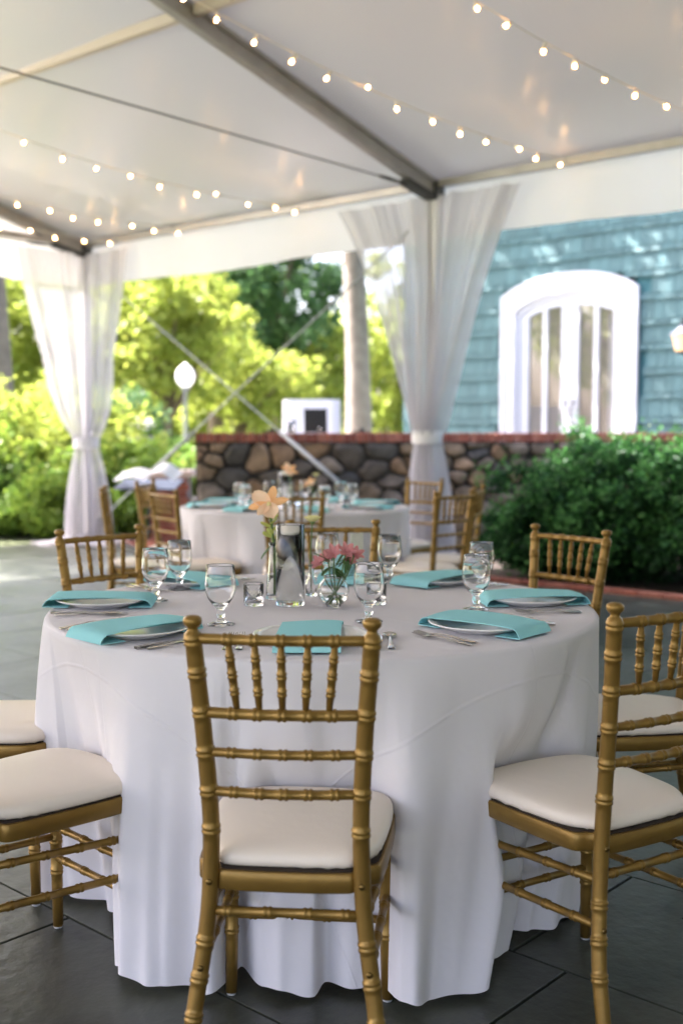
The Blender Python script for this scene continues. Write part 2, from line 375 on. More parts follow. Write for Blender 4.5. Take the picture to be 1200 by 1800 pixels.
# terrace behind the wall
b = MB(); q = [WA-WN*.40, WB-WN*.40, WB+Vector((6,1,0)), Vector((12,26,0)), Vector((-1.2,30,0)), Vector((-1.75,13,0))]
b.add([(p.x,p.y,.5) for p in q]+[(p.x,p.y,-.1) for p in q], [tuple(range(6))]+[(i,i+6,(i+1)%6+6,(i+1)%6) for i in range(6)])
tag(link('terrace', b.mesh('terrace', 'terrace', False)), 'raised stone terrace between the stone wall and the house', kind='structure')
# low brick pier left of the wall
pier = thing('brick_pier', 'low pale-capped brick pier at the end of the stone wall', 'wall', (-1.93, 12.6, 0))
link('core', MB().box((0,0,.38),(.40,.40,.76)).mesh('pier_core','brickmortar',False), pier)
bp_ = MB().box((0,0,0),(.195,.10,.066),ch=.004).mesh('pier_brick','brick',False)
for r in range(10):
    for k in range(3):
        xx = -.2+.205*k+(.1 if r % 2 else 0)
        if -.25 < xx < .3: link('brick', bp_, pier, (max(-.13,min(.13,xx)), -.185-random.uniform(0,.004)-.002*k, .04+.076*r))
link('capstone', MB().box((0,0,.80),(.52,.52,.07),ch=.008).mesh('pier_cap', mat('pink_capstone',(.62,.48,.42),.8,bump=(20,.3)), False), pier)

# ---------------------------------------------------------------- house
DR, DL = Vector((3.91,14.8,0)), Vector((2.36,16.2,0)); HD = (DR-DL).normalized(); HN = Vector((HD.y, -HD.x, 0)); HN = HN if HN.y < 0 else -HN
HROT = Matrix(((HD.x, -HN.x, 0),(HD.y, -HN.y, 0),(0,0,1)))
TR = .5; DW = (DR-DL).length
def hp(x, z, out=0): return DL + HD*x + HN*out + Vector((0,0,z))
HX0, HX1, HZ1 = -1.9, 8.5, 6.6
house = thing('shingled_house', 'teal wood-shingled house with an arched white double door', 'house')
# door opening
b = MB()
for (x0, x1, z0, z1) in ((HX0,.06,TR-.6,HZ1),(DW-.06,HX1,TR-.6,HZ1),(.06,DW-.06,3.38,HZ1)):
    b.box(hp((x0+x1)/2,(z0+z1)/2,-.15),(x1-x0,.24,z1-z0),HROT)
b.box(hp(HX0+.12, HZ1/2, -3.0), (.24, 5.6, HZ1), HROT)
link('wall', b.mesh('house_wall','housewall',False), house)
b = MB(); b.box(hp((HX0+HX1)/2, HZ1+.12, -2.2),(HX1-HX0+.8,6.2,.2),HROT); link('roof_eave', b.mesh('roof_eave','trim',False), house)
# arch: outer trim height function (x from 0 to DW)
def arch(x, zc, rise, x0, x1):
    t = (x-(x0+x1)/2)/((x1-x0)/2); return zc + rise*math.sqrt(max(0, 1-t*t*.80)) - rise*math.sqrt(.20)
shs = []
def outside_door(x, z): return x < -.02 or x > DW+.02 or z > arch(min(max(x,0),DW), 3.155, .51, 0, DW)+.02
z = TR; row = 0
while z < HZ1-.1:
    ex = (.245, .075)[row % 2]
    x = HX0 + random.uniform(0,.1)
    while x < HX1-.05:
        wd = random.uniform(.085,.20)
        if outside_door(x, z+ex*.5) and outside_door(x+wd, z+ex*.5): shs.append((x, z, wd, ex, row))
        x += wd+.007
    z += ex; row += 1
def shingle_v(x, z, wd, ex, row):
    j = random.uniform(-.006,.006); t = .034 if row % 2 == 0 else .046; L = ex+.03
    P = [hp(a, zz, o) for a in (x, x+wd) for zz, o in ((z+j, -.03),(z+j, t),(z+L, .004),(z+L,-.03))]
    return P, [(0,1,5,4),(1,2,6,5),(2,3,7,6),(0,3,2,1),(4,5,6,7)]
def shpx(s):
    p = hp(s[0]+s[2]/2, s[1]+s[3]/2); d = p.y; return 600+FPX*p.x/d, 760-FPX*(p.z-HCAM)/d, s[2]*s[3]/d/d
vis = sorted([s for s in shs if 760 < shpx(s)[0] < 1215 and 340 < shpx(s)[1] < 775], key=lambda s: -shpx(s)[2])
single = set(vis[:300]); rest = MB()
for s in shs:
    P, F = shingle_v(*s)
    if s in single:
        c = P[1]; o = link('shingle', MB().add([p-c for p in P], F).mesh('shingle','shingle',False), house, c)
    else: rest.add(P, F)
tag(link('shingle_field', rest.mesh('shingle_field','shingle',False), house), kind='stuff')
# trim, door leaves, panes
def arch_band(bb, x0, x1, zc_o, r_o, xi0, xi1, zc_i, r_i, z0, o0, o1, n=24):
    """flat band between two arched outlines, extruded from depth o0 to o1"""
    def outl(xa, xb, zc, r): return [(xa, z0)] + [(xa+(xb-xa)*k/n, arch(xa+(xb-xa)*k/n, zc, r, xa, xb)) for k in range(n+1)] + [(xb, z0)]
    A, B = outl(x0,x1,zc_o,r_o), outl(xi0,xi1,zc_i,r_i); m = len(A)
    vs = [hp(x,z,o1) for x,z in A]+[hp(x,z,o1) for x,z in B]+[hp(x,z,o0) for x,z in A]+[hp(x,z,o0) for x,z in B]
    fs = []
    for i in range(m-1): fs += [(i,i+1,m+i+1,m+i),(2*m+i,2*m+i+1,i+1,i),(m+i,m+i+1,3*m+i+1,3*m+i)]
    bb.add(vs, fs)
door = link('door', None, house)
b = MB(); arch_band(b, 0, DW, 3.155,.51, .19, DW-.19, 2.96,.42, TR, -.05,.06)
arch_band(b, -.03, DW+.03, 3.18,.51, .03, DW-.03, 3.12,.50, TR, .03,.085)
link('door_frame', b.mesh('door_frame','trim',True,auto=35), door)
b = MB(); arch_band(b, .19, DW-.19, 2.96,.42, .24, DW-.24, 2.90,.40, TR, -.08,.0); link('door_jamb', b.mesh('door_jamb','trim',True,auto=35), door)
xl0, xr1, xm = .245, DW-.245, DW/2
for (xa, xb, nm) in ((xl0, xm-.004, 0), (xm+.004, xr1, 1)):
    st = .13; ga, gb = xa+st, xb-st; gz0 = TR+.42
    def top(x): return arch(x, 2.90, .40, .24, DW-.24)
    n = 10; b = MB(); xs = [ga+(gb-ga)*k/n for k in range(n+1)]
    for (x0,x1,z0,z1) in ((xa,ga,TR+.02,None),(gb,xb,TR+.02,None),(ga,gb,TR+.02,gz0)):
        if z1: b.box(hp((x0+x1)/2,(z0+z1)/2,-.06),(x1-x0,.05,z1-z0),HROT)
        else:
            vs = [hp(x,z,o) for o in (-.035,-.085) for x,z in ((x0,z0),(x1,z0),(x1,top(x1)),(x0,top(x0)))]
            b.add(vs,[(0,1,2,3),(7,6,5,4),(0,4,5,1),(1,5,6,2),(3,7,4,0)])
    P = [[hp(x, top(x)-g, -.036) for x in xs] for g in (.10, 0)]; b.grid(P)
    xc = (ga+gb)/2; b.box(hp(xc,(gz0+top(xc)-.1)/2,-.058),(.07,.034,top(xc)-.08-gz0),HROT)
    leafo = link('door_leaf', b.mesh('door_leaf','trim',False), door)
    for (p0,p1) in ((ga,xc-.035),(xc+.035,gb)):
        g = MB(); vs = [hp(x,z,-.07) for x,z in ((p0,gz0),(p1,gz0),(p1,top(p1)-.09),(p0,top(p0)-.09))]; g.add(vs,[(0,1,2,3)])
        pm = link('pane', g.mesh('pane', 'windowpane' if 'windowpane' in M else M.setdefault('windowpane', fabric('window_glass',(.5,.45,.38),.1,transp=.55,gloss=10.0,groughness=.02)), False), door)
    hx = xb-.065 if nm == 0 else xa+.065
    h = MB(); h.tube(cat_rom([hp(hx,1.36,-.03),hp(hx,1.38,.03),hp(hx,1.5,.04),hp(hx,1.60,.03),hp(hx,1.62,-.03)],4),.011,8); h.box(hp(hx,1.68,-.03),(.04,.02,.05),HROT)
    link('handle', h.mesh('handle','brass'), door)
# room behind the door
b = MB(); b.box(hp(DW/2, 2.0, -2.6),(4.0,.05,3.4),HROT); b.box(hp(-.9,2.0,-1.4),(.05,2.3,3.4),HROT); b.box(hp(DW+.9,2.0,-1.4),(.05,2.3,3.4),HROT); b.box(hp(DW/2,TR-.03,-1.4),(4,2.4,.05),HROT); b.box(hp(DW/2,3.62,-1.4),(4,2.4,.05),HROT)
link('interior_wall', b.mesh('interior_wall','room',False), house)
P = [[hp(DW-.62+.30*k/24+.02, .7+2.2*j/6, -.32+.03*math.sin(k*1.3)) for k in range(25)] for j in range(7)]
link('interior_drape', MB().grid(P).mesh('interior_drape','whitecloth'), house)
# wall lantern (lit)
lp = at_y(1197, 598, 13.35); lt = thing('wall_lantern', 'lit carriage lantern with grey hood on the teal shingles', 'lantern', lp)
b = MB(); b.lathe([(.0,.17),(.03,.165),(.05,.13),(.145,.075),(.145,.06),(0,.065)], 6); link('hood', b.mesh('hood', mat('grey_metal',(.38,.38,.42),.5), False), lt)
b = MB(); b.lathe([(.118,.06),(.07,-.13),(0,-.135)], 6); link('glass', b.mesh('lantern_glass','lanternglass',False), lt)
b = MB(); b.lathe([(.0,-.13),(.075,-.13),(.05,-.16),(0,-.17)],6); link('finial', b.mesh('finial','alu_dark',False), lt); b = MB(); b.tube([(0,0,.16),Vector((0,0,.24)),-HN*.10+Vector((0,0,.26)),-HN*.30+Vector((0,0,.20))],.012,6); link('bracket', b.mesh('bracket','alu_dark',False), lt)
#NEXT

# ================================================================== THE TENT
EAVE, NEAVE, SL, BAY, U0 = 3.30, 7.86, .24, 4.80, -10.37
NR = NEAVE-6.0; NB = NEAVE-12.0
def roofz(n): return EAVE + SL*(6.0-abs(n-NR))
tent = thing('frame_tent', 'large white vinyl frame tent with aluminium rafters over the tables', 'tent')
US = [U0+BAY*k for k in range(5)]
def beam(bb, p, q, wd, ht):
    d = (q-p); L = d.length; d.normalize(); sd = d.cross(Vector((0,0,1))).normalized(); up = sd.cross(d)
    R = Matrix((sd, d, up)).transposed(); bb.box((p+q)/2, (wd, L, ht), R)
for u in US:
    for a, sgn in ((NEAVE,1),(NB,-1)):
        b = MB(); beam(b, UN(u,a-sgn*.02,EAVE+.02), UN(u,NR+sgn*.001,roofz(NR)+.02), .075, .125)
        # grooved keder rails
        for s in (-.047,.047): beam(b, UN(u+s,a-sgn*.04,EAVE+.07), UN(u+s,NR+sgn*.001,roofz(NR)+.07), .018, .03)
        link('rafter', b.mesh('rafter','alu',False), tent)
        b = MB(); b.box(UN(u,a,(EAVE-.06)/2),(.085,.085,EAVE-.06),Matrix.Rotation(-AL,3,'Z')); b.box(UN(u,a,.008),(.2,.2,.016),Matrix.Rotation(-AL,3,'Z'))
        link('post', b.mesh('post','trim',False), tent)
        b = MB(); b.box(UN(u,a,EAVE-.005),(.13,.12,.15),Matrix.Rotation(-AL,3,'Z')); beam(b, UN(u,a-sgn*.05,EAVE-.055), UN(u,a-sgn*.42,EAVE+.015), .10,.05)
        link('corner_fitting', b.mesh('corner_fitting','alu_dark',False), tent)
    b = MB(); b.tube([UN(u,NEAVE-.30,EAVE+.0),UN(u,NB+.30,EAVE+.0)],.0065,6); link('tie_cable', b.mesh('tie_cable','cable'), tent)
    for a, sgn in ((NEAVE,1),):
        b = MB(); b.tube([UN(u,a-.75,EAVE),UN(u,a-.62,EAVE),UN(u,a-.36,EAVE)],[.012,.016,.010],8); link('turnbuckle', b.mesh('turnbuckle','alu_dark'), tent)
for k in range(4):
    ua, ub = US[k], US[k+1]; pa_, pb_ = ua-(.085 if k == 0 else 0), ub+(.085 if k == 3 else 0)
    for n_, nm, wd, ht, m in ((NEAVE,'eave_rail',.06,.06,'alu'),(NB,'eave_rail',.06,.06,'alu'),(5.11,'purlin',.055,.07,'purlin'),(NR,'ridge_beam',.06,.09,'purlin'),(2*NR-5.11,'purlin',.055,.07,'purlin')):
        z = roofz(n_) + (.05 if nm != 'eave_rail' else .055)
        b = MB(); beam(b, UN(ua+.05,n_,z), UN(ub-.05,n_,z), wd, ht); link(nm, b.mesh(nm,m,False), tent)
    for na, nb in ((NEAVE+.088, NR),(NR, NB-.088)):
        P = [[UN(pa_+(pb_-pa_)*i/16, na+(nb-na)*j/16, roofz(na+(nb-na)*j/16)+.10 - .05*math.sin(math.pi*i/16)*math.sin(math.pi*j/16)) for i in range(17)] for j in range(17)]
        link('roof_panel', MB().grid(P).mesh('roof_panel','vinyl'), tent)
def valance(pa, pb, out, drop=.40):
    L = (pb-pa).length; n = max(8,int(L/.06)); d = (pb-pa).normalized(); P = []
    for j in range(9):
        v = j/8; row = []
        for i in range(n+1):
            x = L*i/n; wv = .022*math.sin(x*3.1+1)+.014*math.sin(x*7.3)+.008*math.sin(x*17)
            row.append(pa + d*x + out*(.07 + wv*v) + Vector((0,0,.12 - (drop+.12)*v + .012*v*math.sin(x*1.9+.5))))
        P.append(row)
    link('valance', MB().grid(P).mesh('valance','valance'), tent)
for k in range(4):
    valance(UN(US[k]-.07*(k==0),NEAVE,EAVE), UN(US[k+1],NEAVE,EAVE), EN); valance(UN(US[k],NB,EAVE), UN(US[k+1],NB,EAVE), -EN)
valance(UN(U0,NB,EAVE), UN(U0,NEAVE+.07,EAVE), -EU); valance(UN(US[4],NB,EAVE), UN(US[4],NEAVE,EAVE), EU)
for u, o in ((U0,-.055),(US[4],.055)):
    b = MB(); b.add([UN(u+o,NEAVE,EAVE+.02),UN(u+o,NR,roofz(NR)+.1),UN(u+o,NB,EAVE+.02)],[(0,1,2)]); link('gable_panel', b.mesh('gable_panel','valance',False), tent)
    b = MB(); beam(b, UN(u,NEAVE-.06,EAVE+.055), UN(u,NB+.06,EAVE+.055), .06,.06); link('eave_rail', b.mesh('eave_rail','alu',False), tent)
# crossed bracing straps between the two far posts
for (a, c) in ((UN(U0,NEAVE+.02,EAVE-.15), UN(US[1],NEAVE+.02,.12)), (UN(US[1],NEAVE-.03,EAVE-.15), UN(U0,NEAVE-.03,.12))):
    b = MB(); b.tube([a, c], .009, 6); d = c-a; b.tube([a+d*.62, a+d*.80], .020, 8)
    link('brace_cable', b.mesh('brace_cable','strap'), tent)

# ---------------------------------------------------------------- gathered sheer curtains
def curtain(name, label, post, da, db, wa, wb, tie_z, wt, wbm, folds, seed, out, bulge):
    r = random.Random(seed); ph = [r.uniform(0,6.28) for _ in range(6)]
    root = thing(name, label, 'curtain', (post.x,post.y,0), 0, 'sheer curtains tied at the tent posts')
    NA, NV = 170, 56; P = []; top = EAVE-.05
    for j in range(NV+1):
        z = top*(1-j/NV)
        if z > tie_z:
            t = (top-z)/(top-tie_z); s = (1-t**bulge); s = s*(1-.10*math.sin(math.pi*t))+.0
            fa = .030+.02*t
        else:
            t = (tie_z-z)/tie_z; s = None; fa = .02+.05*math.sin(min(1,t*1.2)*1.57)
        row = []
        for i in range(NA+1):
            a = -1+2*i/NA; W = wa if a < 0 else wb
            if s is not None: wd = wt + (W-wt)*s
            else: wd = wt + (wbm-wt)*(1-(1-t)**2.0) + .05*max(0,t-.93)/.07
            aa = a + .035*math.sin(a*9+ph[0])
            dirn = da if a < 0 else db
            if s is None or s < .6:      # bundle straightens out below
                k = 0 if s is None else s/.6; mid = ((db-da).normalized()); dd = (-mid if a < 0 else mid); dirn = (dirn*k + dd*(1-k)).normalized()
            fd = fa*(math.sin(a*folds*1.57+ph[1]+.5*math.sin(z*1.3+ph[2])) + .55*math.sin(a*folds*2.9+ph[3]+z*.7) + .3*math.sin(a*folds*5.7+ph[4]))
            round_ = 0 if s is None else 0
            depth = wt*1.0*math.sqrt(max(0,1-a*a))*(0 if s is not None and s > .5 else (1 if s is None else 1-s/.5))
            row.append(Vector((0,0,max(z,.006+.004*abs(math.sin(a*30))))) + dirn*(abs(aa)*wd) - out*(fd + .06 + depth))
        P.append(row)
    link('drape', MB().grid(P).mesh('drape','sheer'), root)
    # puddle of cloth on the floor
    Q = []
    for j in range(7):
        v = j/6; row = []
        for i in range(60):
            th = 2*math.pi*i/59; rr = (.10+(wbm+.16)*v)*(1+.16*math.sin(3*th+ph[0])+.08*math.sin(7*th+ph[1]))
            row.append(Vector((math.cos(th)*rr, math.sin(th)*rr*.7, .10*(1-v)**1.3+.015+.018*math.sin(9*th+4*v+ph[2])*v))-out*.12)
        Q.append(row)
    link('hem_puddle', MB().grid(Q).mesh('hem_puddle','sheer'), root)
    mid = (db-da).normalized(); T = []
    for j in range(5):
        row = []
        for i in range(29):
            th = 2*math.pi*i/28; row.append(Vector((0,0,tie_z+.055-.11*j/4)) + mid*math.cos(th)*(wt+.014+.006*math.sin(j*.8)) - out*(math.sin(th)*(wt*.95+.02)+.085))
        T.append(row)
    link('tie_band', MB().grid(T).mesh('tie_band','whitecloth'), root)
curtain('sheer_curtain', 'white sheer curtain tied at the post in front of the stone wall', UN(US[1],NEAVE), -EU, EU, .98, .90, 1.22, .115, .22, 9, 3, EN, .92)
curtain('sheer_curtain', 'white sheer curtain tied at the corner post among the leafy shrubs', UN(U0,NEAVE), -EN, EU, .90, .74, 1.14, .125, .28, 9, 5, (EN-EU).normalized(), 1.9)

# ---------------------------------------------------------------- string lights
SD = Vector((.77,.64,0)).normalized()
globe = MB().lathe([(.0001,-.020),(.009,-.018),(.0165,-.010),(.0185,0),(.016,.009),(.010,.017),(.008,.022)],12).mesh('bulb','bulbglass')
core = MB().lathe([(.0001,-.011),(.006,-.008),(.0085,0),(.006,.008),(.0001,.011)],10).mesh('filament','bulb')
sock = MB().lathe([(.0095,.018),(.0105,.022),(.0105,.045),(.006,.050),(.0001,.05)],10).mesh('socket','socket')
def string_light(u_end, label, sag, seed, smax=7.2):
    r = random.Random(seed); E_ = UN(u_end, NEAVE-.05, EAVE+.01); root = thing('string_light', label, 'string light', E_, 0, 'string lights under the tent roof')
    nd = SD.dot(EN); path = []
    for k in range(81):
        s = smax*k/80; p = -SD*s; n = NEAVE-.05-s*nd; z = roofz(n)-EAVE if n > NR-3 else 0
        z += -sag*4*(s/smax)*(1-s/smax) ; path.append(p+Vector((0,0,z)))
    link('cord', MB().tube(path,.0032,6).mesh('cord','cord'), root)
    s = .12
    while s < smax-.3:
        i = s/smax*80; a = path[int(i)].lerp(path[min(80,int(i)+1)], i-int(i))
        tilt = Matrix.Rotation(r.gauss(0,.55),4,'X') @ Matrix.Rotation(r.gauss(0,.55),4,'Y')
        mw = Matrix.Translation(a) @ tilt @ Matrix.Translation((0,0,-.052))
        g = link('bulb', globe, root, mw=mw); link('filament', core, g); link('socket', sock, g)
        s += .29+r.uniform(-.02,.02)
string_light(-5.57+1.36, 'string of warm bulbs crossing the rafter, ending on the house side of the mid curtain', .42, 1)
string_light(-5.57+2.66, 'string of warm bulbs on the open roof panel above the arched white door', .42, 2)
string_light(-5.57-1.38, 'string of warm bulbs meeting the valance midway between the two curtained posts', .50, 3)
string_light(-5.57-3.00, 'string of warm bulbs meeting the valance between the corner curtain and the mid-bay string', .50, 4)
string_light(-5.57-4.15, 'string of warm bulbs meeting the valance just beside the corner curtain', .45, 5)
#NEXT

# ================================================================== TREES AND SHRUBS
def clump_points(n_cl, per, centre, radii, cl_r, shell=.55, flat=.7, zmin=None):
    c = rng.normal(size=(n_cl,3)); c /= np.linalg.norm(c,axis=1)[:,None]; c *= (shell+(1-shell)*rng.random(n_cl)**.6)[:,None]
    c = c*np.array(radii)*(1+.18*rng.normal(size=(n_cl,1)))+np.array(centre)
    p = np.repeat(c, per, axis=0); d = rng.normal(size=p.shape); d /= np.linalg.norm(d,axis=1)[:,None]
    d *= (rng.random(len(p))**.45)[:,None]*np.repeat(cl_r*(.6+.8*rng.random(n_cl)), per)[:,None]*np.array([1,1,flat])
    p = p+d
    if zmin is not None: p = p[p[:,2] > zmin]
    return p, c
def tree(label, base, trunk_r, trunk_h, crown_c, crown_r, leaf, leafsize, ncl, per, clr, bark='bark_dark', group=None, lean=(0,0), name='tree', shell=.5):
    root = thing(name, label, 'tree', base, 0, group); top = Vector((lean[0],lean[1],trunk_h)); b = MB()
    mid = [Vector((lean[0]*t+.05*math.sin(t*7+base[0]), lean[1]*t+.05*math.cos(t*5+base[1]), trunk_h*t)) for t in [k/10 for k in range(11)]]
    b.tube(mid, [trunk_r*(1.25-.25*min(1,k/1.5) - .45*k/10)+(.25*trunk_r if k == 0 else 0) for k in range(11)], 12)
    link('trunk', b.mesh('trunk', bark), root)
    if group: per = int(per*.6)
    p, c = clump_points(ncl, per, crown_c, crown_r, clr, shell)
    for k in range(min(9, ncl)):
        st = mid[6+k % 4]; e = Vector(c[k]); m_ = st.lerp(e,.5)+Vector((0,0,.1*(e-st).length)); b = MB()
        b.tube(cat_rom([st,m_,e],4), [trunk_r*.42*(1-.85*i/8) for i in range(9)], 7); link('limb', b.mesh('limb', bark), root)
    link('crown', quads_mesh('crown', p, 1, leafsize, leaf), root); return root
def shrub(label, base, radii, leaf, leafsize, ncl, per, clr, name='shrub', group=None, tip=None, zc=.5):
    root = thing(name, label, 'shrub', base, 0, group); b = MB(); H = radii[2]*2
    for k in range(7):
        a = k*.9; b = MB(); b.tube(cat_rom([(0.05*math.cos(a),.05*math.sin(a),-.02),(radii[0]*.25*math.cos(a),radii[1]*.25*math.sin(a),H*.35),(radii[0]*.6*math.cos(a),radii[1]*.6*math.sin(a),H*.72)],3),[.02-.002*i for i in range(7)],6)
        link('stem', b.mesh('stem','bark_dark'), root)
    p, c = clump_points(ncl, per, (0,0,H*zc), (radii[0],radii[1],radii[2]), clr, .5, .8, .01)
    link('foliage', quads_mesh('foliage', p, 1, leafsize, leaf), root)
    if tip:
        cc = c[(c[:,2] > H*.25)]; p2 = np.repeat(cc, tip[1], axis=0); out = (cc-np.array((0,0,H*.4))); out /= np.linalg.norm(out,axis=1)[:,None]
        p2 = p2 + np.repeat(out, tip[1], axis=0)*clr*.95 + rng.normal(size=p2.shape)*clr*.42
        link('new_growth', quads_mesh('new_growth', p2[p2[:,2] > .05], 1, leafsize*.9, tip[0]), root)
    return root
# dark clipped bush beside the wall (close, finely leaved): three plants
shrub('large dark green boxwood in front of the stone wall, brightest tips', (2.50,9.75,-.02), (.88,.75,.58), 'leaf_bush', .026, 330, 150, .15, 'boxwood', None, ('leaf_tip', 46))
shrub('dark green boxwood under the house lantern, at the bed corner', (3.55,9.15,-.02), (.95,.8,.60), 'leaf_bush', .026, 300, 140, .15, 'boxwood', None, ('leaf_tip', 40))
shrub('low dark boxwood at the foot of the big boxwood, by the curtain', (1.72,9.75,-.02), (.42,.45,.36), 'leaf_bush', .024, 120, 110, .12, 'boxwood', None, ('leaf_tip', 18))
# sunny shrubs on the left
shrub('tall yellow-green shrub behind the corner curtain', (-4.15,15.2,-.02), (1.15,1.0,.86), 'leaf_yel', .045, 130, 130, .24, group='shrubs beyond the corner curtain', tip=('leaf_yel',30))
shrub('bushy green shrub at the foot of the pale trunk behind the corner curtain', (-5.2,14.7,-.02), (1.2,1.0,.80), 'leaf_hedge', .045, 140, 130, .24, group='shrubs beyond the corner curtain', tip=('leaf_yel',20))
shrub('low bright shrub between the corner curtain and the music stand', (-2.95,14.5,-.02), (.95,.8,.56), 'leaf_hedge', .040, 130, 130, .20, group='shrubs beyond the corner curtain', tip=('leaf_yel',22))
shrub('low bright shrub behind the music stand near the brick pier', (-2.25,14.0,-.02), (.6,.6,.40), 'leaf_hedge', .040, 90, 120, .18, group='shrubs beyond the corner curtain', tip=('leaf_mid',20))
shrub('dark low shrub at the foot of the corner curtain', (-4.4,14.0,-.02), (1.0,.55,.42), 'leaf_mid', .040, 90, 130, .20, group='shrubs beyond the corner curtain', tip=('leaf_hedge',20))
shrub('low green shrub on the bed edge below the bushy one', (-3.35,13.6,-.02), (.75,.42,.36), 'leaf_hedge', .036, 80, 120, .17, group='shrubs beyond the corner curtain', tip=('leaf_hedge',22))
shrub('round dark clipped shrub beside the grey planter', (-3.05,20.2,-.02), (.75,.7,.52), 'leaf_mid', .045, 90, 120, .2)
shrub('grey-green shrub behind the grey planter', (-4.2,20.8,-.02), (1.1,.9,.95), 'leaf_blue', .05, 90, 110, .26)
# trees
tree('big pale trunk at the house corner beyond the terrace', (.31,22.0,.0), .27, 11.0, (0,0,11.5), (4.6,4.6,3.6), 'leaf_mid', .13, 120, 90, .8, 'bark', name='shade_tree', lean=(-.15,0))
tree('big pale trunk behind the corner curtain shrubs', (-5.38,17.3,0), .30, 9.5, (1.6,-.9,10.6), (4.8,4.2,3.2), 'leaf_mid', .14, 150, 80, .8, 'bark', name='shade_tree', lean=(-.1,0))
FT = 'park trees beyond the terrace'
tree('dense dark green tree standing beyond the white bar, beside the yellow-green ones', (-1.95,33,0), .25, 4.2, (0,0,5.6), (1.9,1.8,2.3), 'leaf_blue', .11, 130, 120, .55, group=FT)
tree('mid green tree with a high crown behind the dense dark one', (-4.0,36,0), .3, 5.0, (0,0,6.3), (2.7,2.4,2.2), 'leaf_mid', .12, 120, 120, .65, group=FT)
tree('small yellow-green tree beside the globe street lamp', (-4.15,26.5,0), .19, 2.4, (0,0,3.7), (1.75,1.6,1.5), 'leaf_yel', .09, 120, 110, .45, group=FT)
tree('low spreading yellow-green tree in front of the mid green tree', (-2.7,29.5,0), .14, 1.6, (0,0,2.5), (1.7,1.4,1.15), 'leaf_yel', .09, 90, 120, .45, group=FT)
tree('pale yellow-green tree right behind the white bar', (-.75,34,0), .14, 1.6, (0,0,2.9), (1.5,1.4,1.4), 'leaf_yel', .10, 75, 110, .5, group=FT)
tree('slender-stemmed yellow-green tree behind the grey planter', (-5.1,27.5,0), .11, 3.4, (0,0,4.3), (1.7,1.5,1.7), 'leaf_yel', .09, 90, 110, .5, group=FT)
tree('bright yellow-green tree behind the corner curtain', (-7.4,28,0), .2, 2.6, (0,0,4.0), (2.2,2,2.3), 'leaf_yel', .10, 130, 110, .55, group=FT)
tree('bright tree beyond the pale trunk and the corner shrubs', (-9.6,27,0), .2, 2.8, (0,0,3.8), (2.2,2,2.6), 'leaf_yel', .10, 120, 110, .55, group=FT)
tree('yellow-green tree seen between the pale trunk and the house', (1.9,36,0), .2, 2.6, (0,0,3.9), (1.6,1.6,2.9), 'leaf_yel', .11, 120, 110, .5, group=FT)
tree('tall mid green tree behind the slender-stemmed one', (-7.3,38,0), .3, 5.5, (0,0,7.0), (2.8,2.6,2.6), 'leaf_mid', .12, 110, 120, .7, group=FT)
# unseen trees: one added to shade the corner curtain, one mirrored in door glass
tree('unseen leafy tree added left of the tent to shade the corner curtain', (-10.6,14.6,0), .25, 6.5, (1.3,-.2,9.3), (2.0,1.6,1.9), 'leaf_mid', .15, 70, 80, .65, 'bark', name='shade_tree')
tree('leafy tree out on the lawn left of the tent end', (-16,8,0), .3, 4.5, (0,0,5.8), (3.4,3.4,3.4), 'leaf_yel', .14, 110, 90, .8, 'bark', name='shade_tree')
for k, (x, y) in enumerate(((9,-10),(13,-3),(15,5))):  # unseen trees added to block low sky and dim the fill light
    tree(('broad','spreading','tall')[k]+' unseen green tree added beyond the right tent end to block low sky', (x,y,0), .3, 4.0, (0,0,5.2), (4.2,4.2,4.6), 'leaf_blue', .22, 130, 90, 1.1, 'bark_dark', name='shade_tree')
# far wood
p, c = clump_points(420, 90, (-6,62,3.2), (46,5,3.6), 1.5, .2, .9, .0)
o = link('far_wood', quads_mesh('far_wood', p, 1, .30, 'leaf_yel')); tag(o, 'hazy bright far wood closing off the park', 'wood', kind='stuff')

# ---------------------------------------------------------------- garden furniture
lpb = at_y(328, 900, 24.0); lam = thing('street_lamp', 'globe-topped street lamp standing among the park trees', 'street lamp', (lpb.x,24,0))
zc = at_y(328,662,24).z
b = MB(); b.lathe([(.13,0),(.13,.08),(.08,.14),(.07,.5),(.045,.55),(.04,zc-.32),(.075,zc-.28),(.085,zc-.22),(0,zc-.22)],12); link('lamp_post', b.mesh('lamp_post','planter'), lam)
b = MB(); b.lathe([(.08,-.22),(.17,-.12),(.20,0),(.17,.13),(.09,.21),(.05,.25),(.0001,.30)],16,(0,0,zc)); link('globe', b.mesh('globe','lampglass'), lam)
pb = at_y(251,772,18.5); pl = thing('planter_pot', 'tall round grey planter pot with white flowers', 'planter', (pb.x,18.5,0))
b = MB(); b.lathe([(.0001,0),(.19,0),(.235,pb.z+.02),(.245,pb.z+.02),(.245,pb.z+.06),(.21,pb.z+.06),(.2,pb.z-.02),(.0001,pb.z-.02)],20); link('pot', b.mesh('pot','planter',True,auto=40), pl)
p,_ = clump_points(26,40,(0,0,pb.z+.16),(.2,.2,.14),.09); link('foliage', quads_mesh('foliage',p,1,.03,'leaf_mid'), pl)
M['leaf_white'] = leafmat('white_petal',(.8,.8,.8),(.7,.7,.68),.3)
p,_ = clump_points(14,26,(0,0,pb.z+.24),(.2,.2,.1),.05); link('flowers', quads_mesh('flowers',p,1,.03,'leaf_white'), pl)
